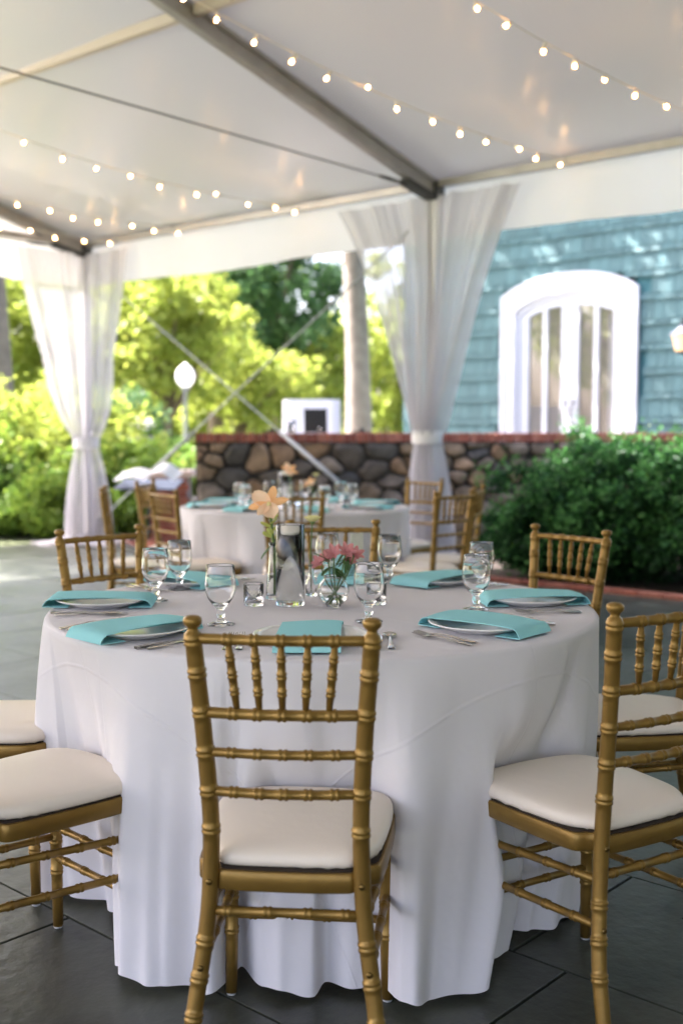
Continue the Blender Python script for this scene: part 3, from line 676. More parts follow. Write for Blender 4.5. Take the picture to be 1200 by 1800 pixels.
# white bar on the terrace
br = at_y(547,704,15.0); bx = at_y(495,704,15.0).x; bx2 = at_y(601,704,15.0).x; bw = bx2-bx
bar = thing('bar_table', 'tall white-draped bar table on the terrace behind the wall', 'table', ((bx+bx2)/2,15.0,.5)); bh = br.z-.5
def rrect(t, hx, hy):
    c, s_ = math.cos(t), math.sin(t); k = 6; r = (abs(c/hx)**k+abs(s_/hy)**k)**(-1/k); return r*c, r*s_
P = []
for j in range(13):
    v = j/12; row = []
    for i in range(97):
        t = 2*math.pi*i/96; x, y = rrect(t, bw/2-.02, .33); f = 1+.05*v*math.sin(i*1.31)+.03*v*math.sin(i*.55); row.append((x*f*(1-.012*(1-v)), y*f, bh*(1-v)+.005))
    P.append(row)
b = MB().grid(P); b.add([P[0][i] for i in range(96)]+[(0,0,bh+.012)],[(i,(i+1)%96,96) for i in range(96)]); link('cloth_cover', b.mesh('cloth_cover','whitecloth'), bar)
# things on the wall cap
ct = WTOP+.1
def capy(px): # point on the wall cap under a pixel column
    r = ray(px, 760); d = WA-WN*.15; t = (d.x*WD.y-d.y*WD.x)/(r.x*WD.y-r.y*WD.x); return Vector((r.x*t, r.y*t, ct))
p0 = capy(555); sg = thing('black_sign', 'black framed sign leaning on the brick cap before the white bar', 'sign', p0, ang)
Rs = Matrix.Rotation(rad(-12),3,'X')
link('board', MB().box(Rs@Vector((0,0,.135)),(.215,.012,.26),Rs).mesh('board','black',False), sg)
for c_, d_ in (((-.115,-.002,.135),(.018,.02,.275)),((.115,-.002,.135),(.018,.02,.275))): link('frame_side', MB().box(Rs@Vector(c_),d_,Rs).mesh('frame_side','black',False), sg)
link('easel_leg', MB().tube([(0,.03,.2),(0,.10,.0)],.006,6).mesh('easel_leg','black'), sg)
p0 = capy(512); jr = thing('glass_jar', 'small glass jar holding brown sticks on the brick cap', 'jar', p0)
link('jar', MB().lathe([(.0001,.0),(.043,.0),(.045,.01),(.045,.14),(.042,.14),(.042,.012),(.0001,.012)],18).mesh('jar','glass'), jr); link('contents', MB().lathe([(.0001,.014),(.038,.014),(.038,.115),(.0001,.12)],12).mesh('contents','amber'), jr)
for px, lb in ((635,'low black tray on the brick cap beside the pale trunk'),(478,'low black tray on the brick cap beside the glass jar')):
    p0 = capy(px); tr = thing('serving_tray', lb, 'tray', p0, ang)
    link('base', MB().box((0,0,.008),(.20,.13,.016)).mesh('tray_base','black',False), tr)
    b = MB(); b.lathe([(.0001,.016),(.03,.016),(.035,.05),(.0001,.052)],12); link('dish', b.mesh('dish','black'), tr)
p0 = capy(560); tl = thing('votive_glass', 'small clear votive glass before the black sign', 'votive', p0+WN*.17)
link('cup', MB().lathe([(.0001,0),(.022,0),(.028,.06),(.026,.06),(.020,.006),(.0001,.006)],14).mesh('cup','glass'), tl); link('candle', MB().lathe([(.0001,.007),(.019,.007),(.021,.03),(.0001,.03)],12).mesh('candle','wax'), tl)
# music stand with an open book
ms0 = at_y(262,850,10.6); st = thing('music_stand', 'black music stand beside the far table, carrying an open book', 'music stand', (ms0.x,10.6,0), rad(-8)); zt = ms0.z
link('tray', MB().box((0,0,zt-.01),(.60,.34,.012),Matrix.Rotation(rad(14),3,'X')).mesh('tray','black',False), st)
link('pole', MB().tube([(0,0,.30),(0,0,zt-.02)],.014,8).mesh('pole','black'), st)
for k in range(3):
    a = k*2.094+.4; link('leg', MB().tube([(0,0,.34),(.12*math.cos(a),.12*math.sin(a),.22),(.30*math.cos(a),.30*math.sin(a),.012)],.010,7).mesh('leg','black'), st)
bk = thing('open_book', 'open white songbook lying on the black music stand', 'book', (ms0.x,10.6,zt+.012), rad(-8))
for sgn in (-1,1):
    P = [[(sgn*(.30*i/10), -.15+.30*j/4, .02+.5*(j/4)*.16+.085*math.sin(math.pi*min(1,i/9))*(1 if sgn > 0 else .4) ) for i in range(11)] for j in range(5)]
    link('page', MB().grid(P).mesh('page','white'), bk)
#NEXT

# ================================================================== TABLES
T1, T2, TZ, TRAD = Vector((-.054,3.165,0)), Vector((-.315,7.5,0)), .762, .772
def cloth_material():
    m = fabric('white_tablecloth', (.79,.765,.785), .12); n = m.node_tree.nodes; l = m.node_tree.links
    uv = n.new('ShaderNodeUVMap'); uv.uv_map = 'flat'; sep = n.new('ShaderNodeSeparateXYZ'); l.new(uv.outputs[0], sep.inputs[0]); last = None
    for ax in ((.65,-.76,0),(.76,.65,0)):
        a = n.new('ShaderNodeVectorMath'); a.operation = 'DOT_PRODUCT'; a.inputs[1].default_value = ax; l.new(uv.outputs[0], a.inputs[0])
        p = n.new('ShaderNodeMath'); p.operation = 'PINGPONG'; p.inputs[1].default_value = .42; l.new(a.outputs['Value'], p.inputs[0])
        r = n.new('ShaderNodeMapRange'); r.inputs[1].default_value = 0; r.inputs[2].default_value = .007; r.inputs[3].default_value = 1; r.inputs[4].default_value = 0; r.interpolation_type = 'SMOOTHSTEP'; l.new(p.outputs[0], r.inputs[0])
        if last is None: last = r.outputs[0]
        else:
            ad = n.new('ShaderNodeMath'); ad.operation = 'MAXIMUM'; l.new(last, ad.inputs[0]); l.new(r.outputs[0], ad.inputs[1]); last = ad.outputs[0]
    tc = n.new('ShaderNodeTexCoord'); ns = n.new('ShaderNodeTexNoise'); ns.inputs['Scale'].default_value = 7; ns.inputs['Detail'].default_value = 3; l.new(tc.outputs['Object'], ns.inputs['Vector'])
    b0 = n.new('ShaderNodeBump'); b0.inputs['Strength'].default_value = .22; b0.inputs['Distance'].default_value = .03; l.new(ns.outputs[0], b0.inputs['Height'])
    wv = n.new('ShaderNodeTexNoise'); wv.inputs['Scale'].default_value = 900; l.new(tc.outputs['Object'], wv.inputs['Vector'])
    b1 = n.new('ShaderNodeBump'); b1.inputs['Strength'].default_value = .05; b1.inputs['Distance'].default_value = .002; l.new(wv.outputs[0], b1.inputs['Height']); l.new(b0.outputs[0], b1.inputs['Normal'])
    bp = n.new('ShaderNodeBump'); bp.inputs['Strength'].default_value = .30; bp.inputs['Distance'].default_value = .004; l.new(last, bp.inputs['Height']); l.new(b1.outputs[0], bp.inputs['Normal'])
    for nd in n:
        if nd.type in ('BSDF_DIFFUSE','BSDF_TRANSLUCENT'): l.new(bp.outputs[0], nd.inputs['Normal'])
    return m
M['cloth'] = cloth_material()
HEM = [(-178,.80),(-171,.80),(-164,.81),(-158,.72),(-152.6,.645),(-146,.655),(-141,.65),(-133,.70),(-125,.80),(-121.5,.862),(-117.6,.849),(-114.8,.82),(-110.4,.786),(-107,.83),(-105.9,.82),(-105,.70),(-99,.765),(-95.6,.785),(-90.5,.785),(-88.8,.73),(-84,.765),(-79.4,.765),(-78.0,.872),(-76.2,.892),(-72.9,.842),(-68.5,.838),(-64,.868),(-60.5,.80),(-56.5,.741),(-52.5,.742),(-49,.70),(-45.5,.66),(-43,.71),(-38.3,.75),(-34.2,.74),(-28,.76),(-20,.72),(-12,.66),(-5,.69),(0,.79),(6,.70),(15,.80),(25,.69),(40,.66),(55,.78),(70,.7),(85,.65),(100,.75),(115,.68),(130,.66),(145,.79),(158,.70),(170,.70)]
def hem_r(deg):
    K = HEM; d = (deg+178) % 360-178; pts_ = [(K[-1][0]-360,K[-1][1])]+K+[(K[0][0]+360,K[0][1]),(K[1][0]+360,K[1][1])]
    for i in range(len(pts_)-1):
        if pts_[i][0] <= d <= pts_[i+1][0]:
            t = (d-pts_[i][0])/(pts_[i+1][0]-pts_[i][0]); t = t*t*(3-2*t); return pts_[i][1]*(1-t)+pts_[i+1][1]*t
    return .7
def cloth_mesh():
    NT, NS_ = 900, 46; b = MB(); uv = []; rows = []
    def sst(x, a, c): t = min(1,max(0,(x-a)/(c-a))); return t*t*(3-2*t)
    prof_top = [(0.0001,TZ+.0015),(.25,TZ+.0015),(.5,TZ+.0015),(.70,TZ+.0015),(TRAD-.014,TZ+.0015),(TRAD-.004,TZ-.001),(TRAD+.001,TZ-.008)]
    for r, z in prof_top:
        row = []
        for i in range(NT):
            th = 2*math.pi*i/NT; row.append((r*math.cos(th), r*math.sin(th), z)); uv.append((r*math.cos(th), r*math.sin(th)))
        rows.append(row)
    for j in range(1, NS_+1):
        s = j/NS_; row = []; hr = []
        for i in range(NT):
            dg = (360*i/NT+180) % 360-180; hr.append(hem_r(dg - 13*(1-s)*sst(dg,-82,-55)*(1-sst(dg,-8,20)) + 5*(1-s)*sst(dg,-160,-140)*(1-sst(dg,-112,-100))*0))
        for i in range(NT):
            th = 2*math.pi*i/NT; R = hr[i]; g = s**.72
            # high on the skirt the folds are broad, low down they are sharp
            w_ = max(1, int((1-s)**2.2*9)); Ravg = (hr[(i-w_) % NT]+hr[i]*2+hr[(i+w_) % NT]+hr[(i-w_//2) % NT]+hr[(i+w_//2) % NT])/6
            r = (TRAD+.002)*(1-g) + Ravg*g + .012*math.sin(math.pi*s)*(1 if R > .7 else -.2) + .0085*s*math.sin(th*29+2.2*math.sin(th*3.0+1)+.8*s)*(.5+.5*math.sin(th*5+.6)) + .0035*s*math.sin(th*23+3*s)+.002*s*math.sin(th*61+5*s)
            dgl = (360*i/NT+180) % 360-180
            for ca, tgt, hw in ((-90.5,.70,13),(-47,.695,15),(0,.67,12)):
                if abs(dgl-ca) < hw and r > tgt: r -= (r-tgt)*sst(hw-abs(dgl-ca),0,hw*.45)*math.exp(-((s-.44)/(.16 if s < .44 else .26))**2)
            L = .735*s; z = TZ-.008-L*math.sqrt(max(.5,1-((R-TRAD)*.95/.735)**2)) + (.006*math.sin(th*17)+.004*math.sin(th*41+1))*s**4
            row.append((r*math.cos(th), r*math.sin(th), max(z,.004))); rr = TRAD+L; uv.append((rr*math.cos(th), rr*math.sin(th)))
        rows.append(row)
    n = len(rows); b.v = [p for r in rows for p in r]; b.f = [(j*NT+i, (j+1)*NT+i, (j+1)*NT+(i+1) % NT, j*NT+(i+1) % NT) for j in range(n-1) for i in range(NT)]
    b.uv = uv; return b.mesh('tablecloth','cloth')
CLOTH = cloth_mesh()
topm = MB().lathe([(.0001,TZ-.03),(TRAD-.012,TZ-.03),(TRAD-.010,TZ-.003),(.0001,TZ-.003)],64).mesh('tabletop', mat('plywood',(.35,.22,.12),.6), False)
legm = MB().tube([(0,0,0),(0,0,TZ-.03)],.016,10).mesh('table_leg','alu')
tables = []
for c, rz, lb1, lb2 in ((T1,0,'round folding table under the white cloth with the pink flower bowl','floor-length white cloth on the round table with the pink flower bowl'),(T2,rad(200),'round folding table under the white cloth beside the stone wall','floor-length white cloth on the round table beside the stone wall')):
    t = thing('round_table', lb1, 'table', c, rz, 'round banquet tables'); link('tabletop', topm, t)
    for k in range(4): a = math.pi/4+k*math.pi/2; link('leg', legm, t, (.38*math.cos(a),.38*math.sin(a),0))
    tag(link('tablecloth', CLOTH, None, c, rz), lb2, 'tablecloth', 'white round tablecloths')

# ================================================================== CHAIRS (gold bamboo-turned banquet chair)
NODE = ((-.0095,1.0),(-.0075,1.09),(-.004,1.11),(-.0012,1.03),(.0012,1.03),(.004,1.11),(.0075,1.09),(.0095,1.0))
def turned(b, path, r0, nodes, n=12, taper=None, scale=1.0, ends=None):
    """tube along a path (list of points) with double bamboo rings at the given arc lengths"""
    path = [Vector(p) for p in path]; cum = [0]
    for i in range(1,len(path)): cum.append(cum[-1]+(path[i]-path[i-1]).length)
    L = cum[-1]; ss = set(round(c,5) for c in cum)
    for nd in nodes:
        for d, _ in NODE: ss.add(round(min(max(nd+d*scale,0),L),5))
    if ends:
        for e, _ in ends: ss.add(round(e,5))
    ss = sorted(ss); P = []; R = []
    for s in ss:
        i = 0
        while i < len(cum)-2 and cum[i+1] < s: i += 1
        t = (s-cum[i])/max(1e-9,cum[i+1]-cum[i]); P.append(path[i].lerp(path[i+1], min(1,max(0,t))))
        r = r0*(taper(s/L) if taper else 1)
        for nd in nodes:
            x = (s-nd)/scale
            if abs(x) <= .00951:
                for a, c in zip(NODE, NODE[1:]):
                    if a[0]-1e-6 <= x <= c[0]+1e-6: r *= 1+(a[1]+(c[1]-a[1])*(x-a[0])/(c[0]-a[0])-1)*(1.25 if r0 > .012 else 2.1); break
        if ends:
            for (e0,f0),(e1,f1) in zip(ends, ends[1:]):
                if e0 <= s <= e1: r = r0*(f0+(f1-f0)*(s-e0)/(e1-e0)); break
        R.append(r)
    b.tube(P, R, n); return b
PX = [(.0,.184,-.066),(.09,.178,-.047),(.162,.172,-.030),(.232,.163,-.017),(.301,.1535,-.007),(.360,.147,-.002),(.418,.1435,0),(.517,.141,-.003),(.592,.143,-.010),(.669,.147,-.019),(.7455,.152,-.028),(.820,.158,-.037),(.893,.1635,-.046)]
def post_at(z, s):
    for a, c in zip(PX, PX[1:]):
        if a[0] <= z <= c[0]: t = (z-a[0])/(c[0]-a[0]); return Vector((s*(a[1]+(c[1]-a[1])*t), a[2]+(c[2]-a[2])*t, z))
def chair_parts():
    out = []
    for s in (-1,1):
        path = cat_rom([(s*x,y,z) for z,x,y in PX],4); b = MB(); cum = [0]
        for i in range(1,len(path)): cum.append(cum[-1]+(path[i]-path[i-1]).length)
        def arc(z):
            for i in range(len(path)-1):
                if path[i].z <= z <= path[i+1].z: return cum[i]+(cum[i+1]-cum[i])*(z-path[i].z)/(path[i+1].z-path[i].z+1e-9)
            return cum[-1]
        turned(b, path, .0165, [arc(z) for z in (.162,.232,.301,.517,.592,.669,.7455,.820,.882)], 14, taper=lambda t: 1.0-.06*abs(t-.5)-.08*max(0,.2-t)*3)
        top = path[-1]; b.lathe([(.0165,-.004),(.0150,.003),(.0105,.007),(.0095,.012),(.0125,.015),(.0168,.020),(.0180,.026),(.0165,.031),(.0110,.0345),(.0001,.036)],14,top)
        out.append(('back_post', b.mesh('back_post','gold'), [('screw', (s*.1435,-.0160,.418)), ('screw', (s*.159,-.0290,.256))]))
    def rail(z, r, nds, bow=.014, nm='back_rail'):
        a, c = post_at(z,-1), post_at(z,1); path = [a.lerp(c,k/12)+Vector((0,-bow*math.sin(math.pi*k/12),0)) for k in range(13)]; L = (c-a).length
        out.append((nm, turned(MB(), path, r, [L*t for t in nds], 12).mesh(nm,'gold'), []))
    rail(.886,.0100,(.20,.35,.50,.65,.80),nm='top_rail'); rail(.7455,.0105,(.20,.35,.50,.65,.80)); rail(.669,.0090,(.17,.34,.50,.66,.83)); rail(.592,.0095,(.17,.34,.50,.66,.83))
    for t in (.20,.35,.50,.65,.80):
        a, c = post_at(.7455,-1), post_at(.7455,1); p = a.lerp(c, t*.92+.04)+Vector((0,-.013*math.sin(math.pi*t),0))
        a, c = post_at(.886,-1), post_at(.886,1); q = a.lerp(c, t)+Vector((0,-.013*math.sin(math.pi*t),0)); L = (q-p).length
        out.append(('spindle', turned(MB(), [p,p.lerp(q,.25),p.lerp(q,.5),p.lerp(q,.75),q], .0082, [L*.30,L*.53,L*.76], 9, taper=lambda v: .62+.38*math.sin(math.pi*min(1,max(0,v)))**.6, scale=.8).mesh('spindle','gold'), []))
    # seat outline (x half width by y), hoof-shaped frame
    half = [(0,-.012),(.06,-.011),(.110,-.007),(.128,-.002),(.136,.020),(.150,.034),(.172,.044),(.180,.075),(.185,.14),(.191,.23),(.193,.31),(.189,.355),(.170,.388),(.132,.408),(.075,.417),(0,.421)]
    rp = cat_rom([(x,y,0) for x,y in half],3); full = rp + [Vector((-p.x,p.y,0)) for p in reversed(rp[1:-1])]; n = len(full)
    cen = Vector((0,.205,0)); b = MB(); vs = []
    for z, k in ((.399,.985),(.402,1.0),(.432,1.0),(.437,.985),(.437,.90)):
        for p in full: q = cen+(p-cen)*k; vs.append((q.x,q.y,z))
    b.add(vs, [(j*n+i,j*n+(i+1)%n,(j+1)*n+(i+1)%n,(j+1)*n+i) for j in range(4) for i in range(n)]+[tuple(reversed(range(n))), tuple(4*n+i for i in range(n))])
    out.append(('seat_frame', b.mesh('seat_frame','gold',True,auto=50), []))
    b = MB(); b.add([tuple(cen+(p-cen)*.958+Vector((0,0,z))) for z in (.4365,.4395) for p in full], [(i,(i+1)%n,n+(i+1)%n,n+i) for i in range(n)]+[tuple(n+i for i in range(n))])  # shade of the gap under the cushion, put in as a dark strip
    out.append(('cushion_gap_shade', b.mesh('cushion_gap_shade',M.setdefault('gapshade', mat('dark_gap_shade',(.03,.018,.010),.9)),False), []))
    b = MB(); vs = []; hc = [(0,.004),(.08,.005),(.122,.012),(.140,.035),(.160,.062),(.174,.10),(.184,.18),(.189,.27),(.187,.34),(.169,.383),(.127,.405),(.07,.414),(0,.417)]
    rp = cat_rom([(x,y,0) for x,y in hc],5); full = rp + [Vector((-p.x,p.y,0)) for p in reversed(rp[1:-1])]; n = len(full)
    RG = tuple((k_, z_-.0175) for k_, z_ in ((.950,.4575),(.984,.460),(1.0,.468),(.998,.474),(.986,.480),(.958,.4855),(.90,.4895),(.80,.493),(.62,.496),(.4,.4978),(.2,.4985)))
    for z_i, (k, z) in enumerate(RG):
        for i, p in enumerate(full):
            q = cen+(p-cen)*k; pk = .0018*math.sin(i*2.1)*max(0,math.sin(i*.31)) if z_i in (1,2,3,4) else 0; vs.append((q.x,q.y,z+pk))
    m = len(RG); vs.append((0,.205,.481))
    b.add(vs, [(j*n+i,j*n+(i+1)%n,(j+1)*n+(i+1)%n,(j+1)*n+i) for j in range(m-1) for i in range(n)]+[((m-1)*n+i,(m-1)*n+(i+1)%n,m*n) for i in range(n)]+[tuple(reversed(range(n)))])
    out.append(('cushion', b.mesh('cushion','cushion'), []))
    FX, FY = .172, .365
    for s in (-1,1):
        b = turned(MB(), [(s*(FX+.003),FY+.004,.006),(s*(FX+.001),FY+.002,.12),(s*FX,FY,.25),(s*FX,FY,.400)], .0150, [.145,.225,.375], 14, taper=lambda t: .86+.14*min(1,t*2.2))
        out.append(('front_leg', b.mesh('front_leg','gold'), [('foot_glide', (s*(FX+.003),FY+.004,0))]))
    def stretch(p, q, r, nds):
        p, q = Vector(p), Vector(q); L = (q-p).length; out.append(('stretcher', turned(MB(), [p.lerp(q,k/4) for k in range(5)], r, [L*t for t in nds], 11).mesh('stretcher','gold'), []))
    stretch(post_at(.358,-1), post_at(.358,1), .0090, (.12,.38,.64,.88))
    for z in (.330,.241):
        for s in (-1,1): stretch(post_at(z+.019,s)+Vector((0,.0,0)), (s*FX,FY,z), .0088, (.18,.40,.62,.84))
    for z in (.265,.187): stretch((-FX,FY,z),(FX,FY,z), .0088, (.14,.38,.62,.86))
    return out
CH = chair_parts()
screwm = MB().lathe([(.0065,-.002),(.0062,.001),(.0040,.0028),(.0001,.003)],10,(0,0,0),Matrix.Rotation(rad(90),3,'X')).mesh('screw','screw')
glidem = MB().lathe([(.0001,0),(.0105,0),(.0115,.003),(.0115,.008),(.0001,.008)],12).mesh('foot_glide','glide')
def chair(label, x, y, face, group):
    """x,y: point under the middle of the back posts at seat height; face: angle the chair looks towards (0 = +y, counter-clockwise)"""
    root = thing('banquet_chair', label, 'chair', (x,y,0), face, group)
    for nm, me, subs in CH:
        p = link(nm, me, root)
        for sn, loc in subs: link(sn, screwm if sn == 'screw' else glidem, p, loc)
    return root
def facing(x, y, c, off=0): return math.atan2(-(c.x-x), c.y-y)+off
G1, G2 = 'gold chairs at the table with the pink flower bowl', 'gold chairs at the table beside the stone wall'
PF = 'at the pink-flower table'
chair('gold bamboo-turned chair standing square-on, whole slatted back clear, at the pink-flower table', -.104, 2.035, -.085, G1)
chair('gold bamboo-turned chair right of the square-on one, at the pink-flower table', .651, 2.284, .55, G1)
lcr = -.78; lf = on_z(103,1630,0); lc = lf - Matrix.Rotation(lcr,3,'Z') @ Vector((-.175,.369,0))
chair('gold bamboo-turned chair left of the square-on one, at the pink-flower table', lc.x, lc.y, lcr, G1)
chair('gold bamboo-turned chair '+PF+' with its back towards the dark boxwood', .7694, 3.8843, 2.2212, G1)
chair('gold bamboo-turned chair '+PF+' with its back towards the corner curtain', -.8179, 3.882, -2.3574, G1)
chair('gold bamboo-turned chair '+PF+' standing between the two clothed tables', -.030, 4.20, math.pi+.03, G1)
chair('gold bamboo-turned chair '+PF+', next to the one backed by the boxwood', 1.03, 3.16, math.pi/2+.06, G1)
chair('gold bamboo-turned chair '+PF+', next to the one backed by the corner curtain', -1.18, 3.07, -math.pi/2-.02, G1)
# far table: posts located from the photo (finial heights)
fb = [((447,874),(578,874),0.0,'gold chair at the far table by the stone wall, back towards the pink-flower table'),
      ((245,868),(318,868),None,'gold chair at the far table beside the music stand, back towards it'),
      ((272,851),(338,851),None,'gold chair at the far table nearest the brick pier'),
      ((180,863),(207,857),None,'gold chair pulled out sideways beside the far table and the music stand'),
      ((712,868),(773,868),None,'gold chair at the far table in front of the mid curtain, nearest the pink-flower table'),
      ((680,847),(742,847),None,'gold chair at the far table right against the mid curtain, nearest the stone wall'),
      ((795,858),(816,854),None,'gold chair at the far table turned edge-on beside the mid curtain')]
fc = [(-.27,6.30,0.03),(-1.02,6.62,-.95),(-1.33,7.78,-1.75),(-1.42,6.85,-1.42),(.62,6.45,.80),(.58,8.15,2.35),(.82,7.0,1.30)]
for (x,y,f),(a_,c_,_,lb) in zip(fc, fb): chair(lb, x, y, f, G2)
#NEXT

# ================================================================== PLACE SETTINGS
TOP = TZ+.0022
platem = MB().lathe([(.0001,.002),(.075,.002),(.080,.0),(.084,.002),(.115,.013),(.134,.0195),(.1355,.0215),(.133,.0225),(.112,.017),(.090,.009),(.080,.007),(.0001,.0065)],48).mesh('plate','china')
def napkin_mesh(seed, wd=.152):
    r = random.Random(seed)
    kn = [(0,-.085,.0025),(0,-.130,.003),(0,-.1545,.0035),(0,-.1570,.0045),(0,-.1550,.010),(0,-.1470,.022),(0,-.1380,.0275),(0,-.10,.0295),(0,-.05,.031),(0,.02,.0315),(0,.08,.0305),(0,.128,.0275),(0,.142,.022),(0,.150,.009),(0,.1515,.0045),(0,.149,.0035),(0,.125,.003),(0,.085,.0025)]
    prof = [Vector(a).lerp(Vector(c), t/2) for a, c in zip(kn, kn[1:]) for t in range(2)]+[Vector(kn[-1])]
    m = len(prof); NW = 10; skew = r.uniform(-.06,.06); ph = r.uniform(0,6)
    def sheet(off):
        P = []
        for i, p in enumerate(prof):
            t = (prof[min(i+1,m-1)]-prof[max(i-1,0)]).normalized(); nrm = Vector((0,-t.z,t.y)); q = p-nrm*off if p.z > .012 else p+nrm*0-Vector((0,0,0)); row = []
            q = p + Vector((0, t.z, -t.y))*off*(1 if True else 0)
            for k in range(NW+1):
                a = -1+2*k/NW; up = max(0,(p.z-.015)/.02)
                z = q.z + up*(.0025*math.sin(a*2.2+ph+p.y*14) + .0035*(1-a*a)*.8 - .002*abs(a)**3); x = a*wd/2*(1+.03*math.sin(p.y*11+ph))+skew*p.y
                row.append((x, q.y, max(z,.0012)))
            P.append(row)
        return P
    A, B_ = sheet(0), sheet(.0018); b = MB(); b.grid(A); nA = len(b.v); b.grid([list(reversed(r_)) for r_ in B_])
    W1 = NW+1
    for i in range(m-1):       # close the two long sides
        b.f += [(i*W1, (i+1)*W1, nA+(i+1)*W1+NW, nA+i*W1+NW), (i*W1+NW, nA+i*W1, nA+(i+1)*W1, (i+1)*W1+NW)]
    # inner folded layer, a little narrower
    P = [[((-1+2*k/6)*(wd/2-.010)+skew*y_, y_, .0265+.001*math.sin(k+ph)) for k in range(7)] for y_ in np.linspace(-.125,.12,9)]
    b.grid(P); return b.mesh('napkin','teal_cloth',True,auto=55)
NAPS = [napkin_mesh(k) for k in range(4)]
gobm = MB().lathe([(.0001,.0),(.0355,.0),(.0365,.0015),(.036,.003),(.014,.0085),(.0085,.014),(.0080,.018),(.0105,.024),(.0120,.030),(.0100,.036),(.0095,.040),(.0130,.045),(.0225,.054),(.0335,.070),(.0392,.088),(.0402,.104),(.0388,.125),(.0362,.154),(.0356,.1555),(.0349,.154),(.0375,.125),(.0389,.104),(.0379,.088),(.0320,.071),(.0205,.0575),(.010,.0525),(.0001,.0515)],36).mesh('goblet','glass')
def fork_mesh():
    b = MB(); hp_ = [(0,-.095,.003),(0,-.06,.004),(0,-.01,.009),(0,.025,.008),(0,.045,.005)]; ws = [.0085,.0065,.0035,.0035,.0095]
    P = [[(wx*ws[i], p[1], p[2]+(.0012 if abs(wx) < .5 else 0)+.0008) for wx in (-1,-.5,0,.5,1)] for i, p in enumerate(hp_)]
    Q = [[(wx*ws[i], p[1], p[2]-.0012) for wx in (1,.5,0,-.5,-1)] for i, p in enumerate(hp_)]
    b.grid(P); b.grid(Q)
    for k in range(4):
        x = -.0084+.0056*k; b.box((x,.066,.0065),(.0022,.046,.0018),Matrix.Rotation(rad(7),3,'X'))
    b.box((0,.046,.0052),(.019,.012,.002)); return b.mesh('fork','steel',True,auto=40)
def knife_mesh():
    b = MB(); b.box((0,-.055,.004),(.0125,.095,.006)); 
    b.add([(-.006,-.008,.0045),(.009,-.008,.0035),(.011,.05,.0035),(.007,.095,.0035),(-.004,.110,.004),(-.006,.06,.0045)],[(0,1,2,3,4,5)]); b.add([(-.006,-.008,.0030),(.009,-.008,.0030),(.011,.05,.0030),(.007,.095,.0030),(-.004,.110,.0030),(-.006,.06,.0030)],[(5,4,3,2,1,0)])
    return b.mesh('knife','steel',False)
def spoon_mesh():
    b = MB(); hp_ = [(0,-.090,.003),(0,-.05,.004),(0,-.005,.010),(0,.035,.007)]; ws = [.0085,.0055,.0032,.0040]
    b.grid([[(wx*ws[i], p[1], p[2]+(.0012 if wx == 0 else 0)+.0008) for wx in (-1,0,1)] for i, p in enumerate(hp_)]); b.grid([[(wx*ws[i], p[1], p[2]-.001) for wx in (1,0,-1)] for i, p in enumerate(hp_)])
    b.grid([[(r*.0165*math.cos(t), .062+r*.028*math.sin(t), .003+.006*r*r) for t in np.linspace(0,2*math.pi,21)] for r in (0.001,.4,.75,1.0)])
    b.grid([[(r*.0167*math.cos(t), .062+r*.0283*math.sin(t), .0018+.006*r*r) for t in np.linspace(2*math.pi,0,21)] for r in (0.001,.4,.75,1.01)])
    return b.mesh('spoon','steel')
FORK, KNIFE, SPOON = fork_mesh(), knife_mesh(), spoon_mesh()
def single(name, me, label, cat, loc, rz, group): return tag(link(name, me, None, loc, rz), label, cat, group)
def setting(c, pos, desc, grp, seed, goblet=None, cutlery=True):
    r = random.Random(seed); face = math.atan2(-(c.x-pos.x), c.y-pos.y)+r.uniform(-.05,.05)
    R = Matrix.Rotation(face,3,'Z'); L = lambda x,y,z=0: Vector((pos.x,pos.y,TOP))+R@Vector((x,y,z))
    single('plate', platem, 'white china plate under the napkin '+desc, 'plate', L(0,0), face, 'plates '+grp)
    single('napkin', NAPS[seed % 4], 'folded teal napkin wrapped over the plate '+desc, 'napkin', L(0,-.004,.0012), face+r.uniform(-.04,.04), 'napkins '+grp)
    if goblet is None: goblet = L(.14+r.uniform(-.02,.02),.20)
    g = single('water_goblet', gobm, 'clear stemmed water goblet '+desc, 'goblet', Vector((goblet.x,goblet.y,TOP)), r.uniform(0,6), 'goblets '+grp)
    if cutlery:
        for k, x in enumerate((-.190,-.165)): single('fork', FORK, 'steel fork beside the plate '+desc, 'fork', L(x,-.01+r.uniform(-.01,.01)), face+r.uniform(-.10,.10), 'forks '+desc)
        single('knife', KNIFE, 'steel knife beside the plate '+desc, 'knife', L(.160,-.01), face+r.uniform(-.05,.05), 'knives '+grp)
        single('spoon', SPOON, 'steel spoon beside the plate '+desc, 'spoon', L(.190,-.005), face+r.uniform(-.10,.10), 'spoons '+grp)
g1 = 'at the pink-flower table'
PL_ = [((545,1119),(648,1093),'before the square-on chair'),((243,1106),(388,1098),'before the chair left of the square-on one'),((182,1056),(274,1056),'next to the place of the corner-curtain chair'),
       ((338,1021),(316,1036),'before the chair backed by the corner curtain'),((768,1019),(684,1022),'before the chair backed by the boxwood'),((930,1053),(845,1040),'next to the place of the boxwood chair'),
       ((846,1098),(836,1072),'before the chair right of the square-on one'),((606,1013),(575,1016),'before the chair standing between the tables')]
for k, (pp, gp, d) in enumerate(PL_): setting(T1, on_z(pp[0],pp[1],TOP+.012), d, g1, k, on_z(gp[0],gp[1],TOP))
for k in range(8):
    a = rad(45*k+14); setting(T2, T2+Vector((.56*math.cos(a),.56*math.sin(a),0)), 'on the far table by the stone wall', 'on the far table', 20+k, None, False)

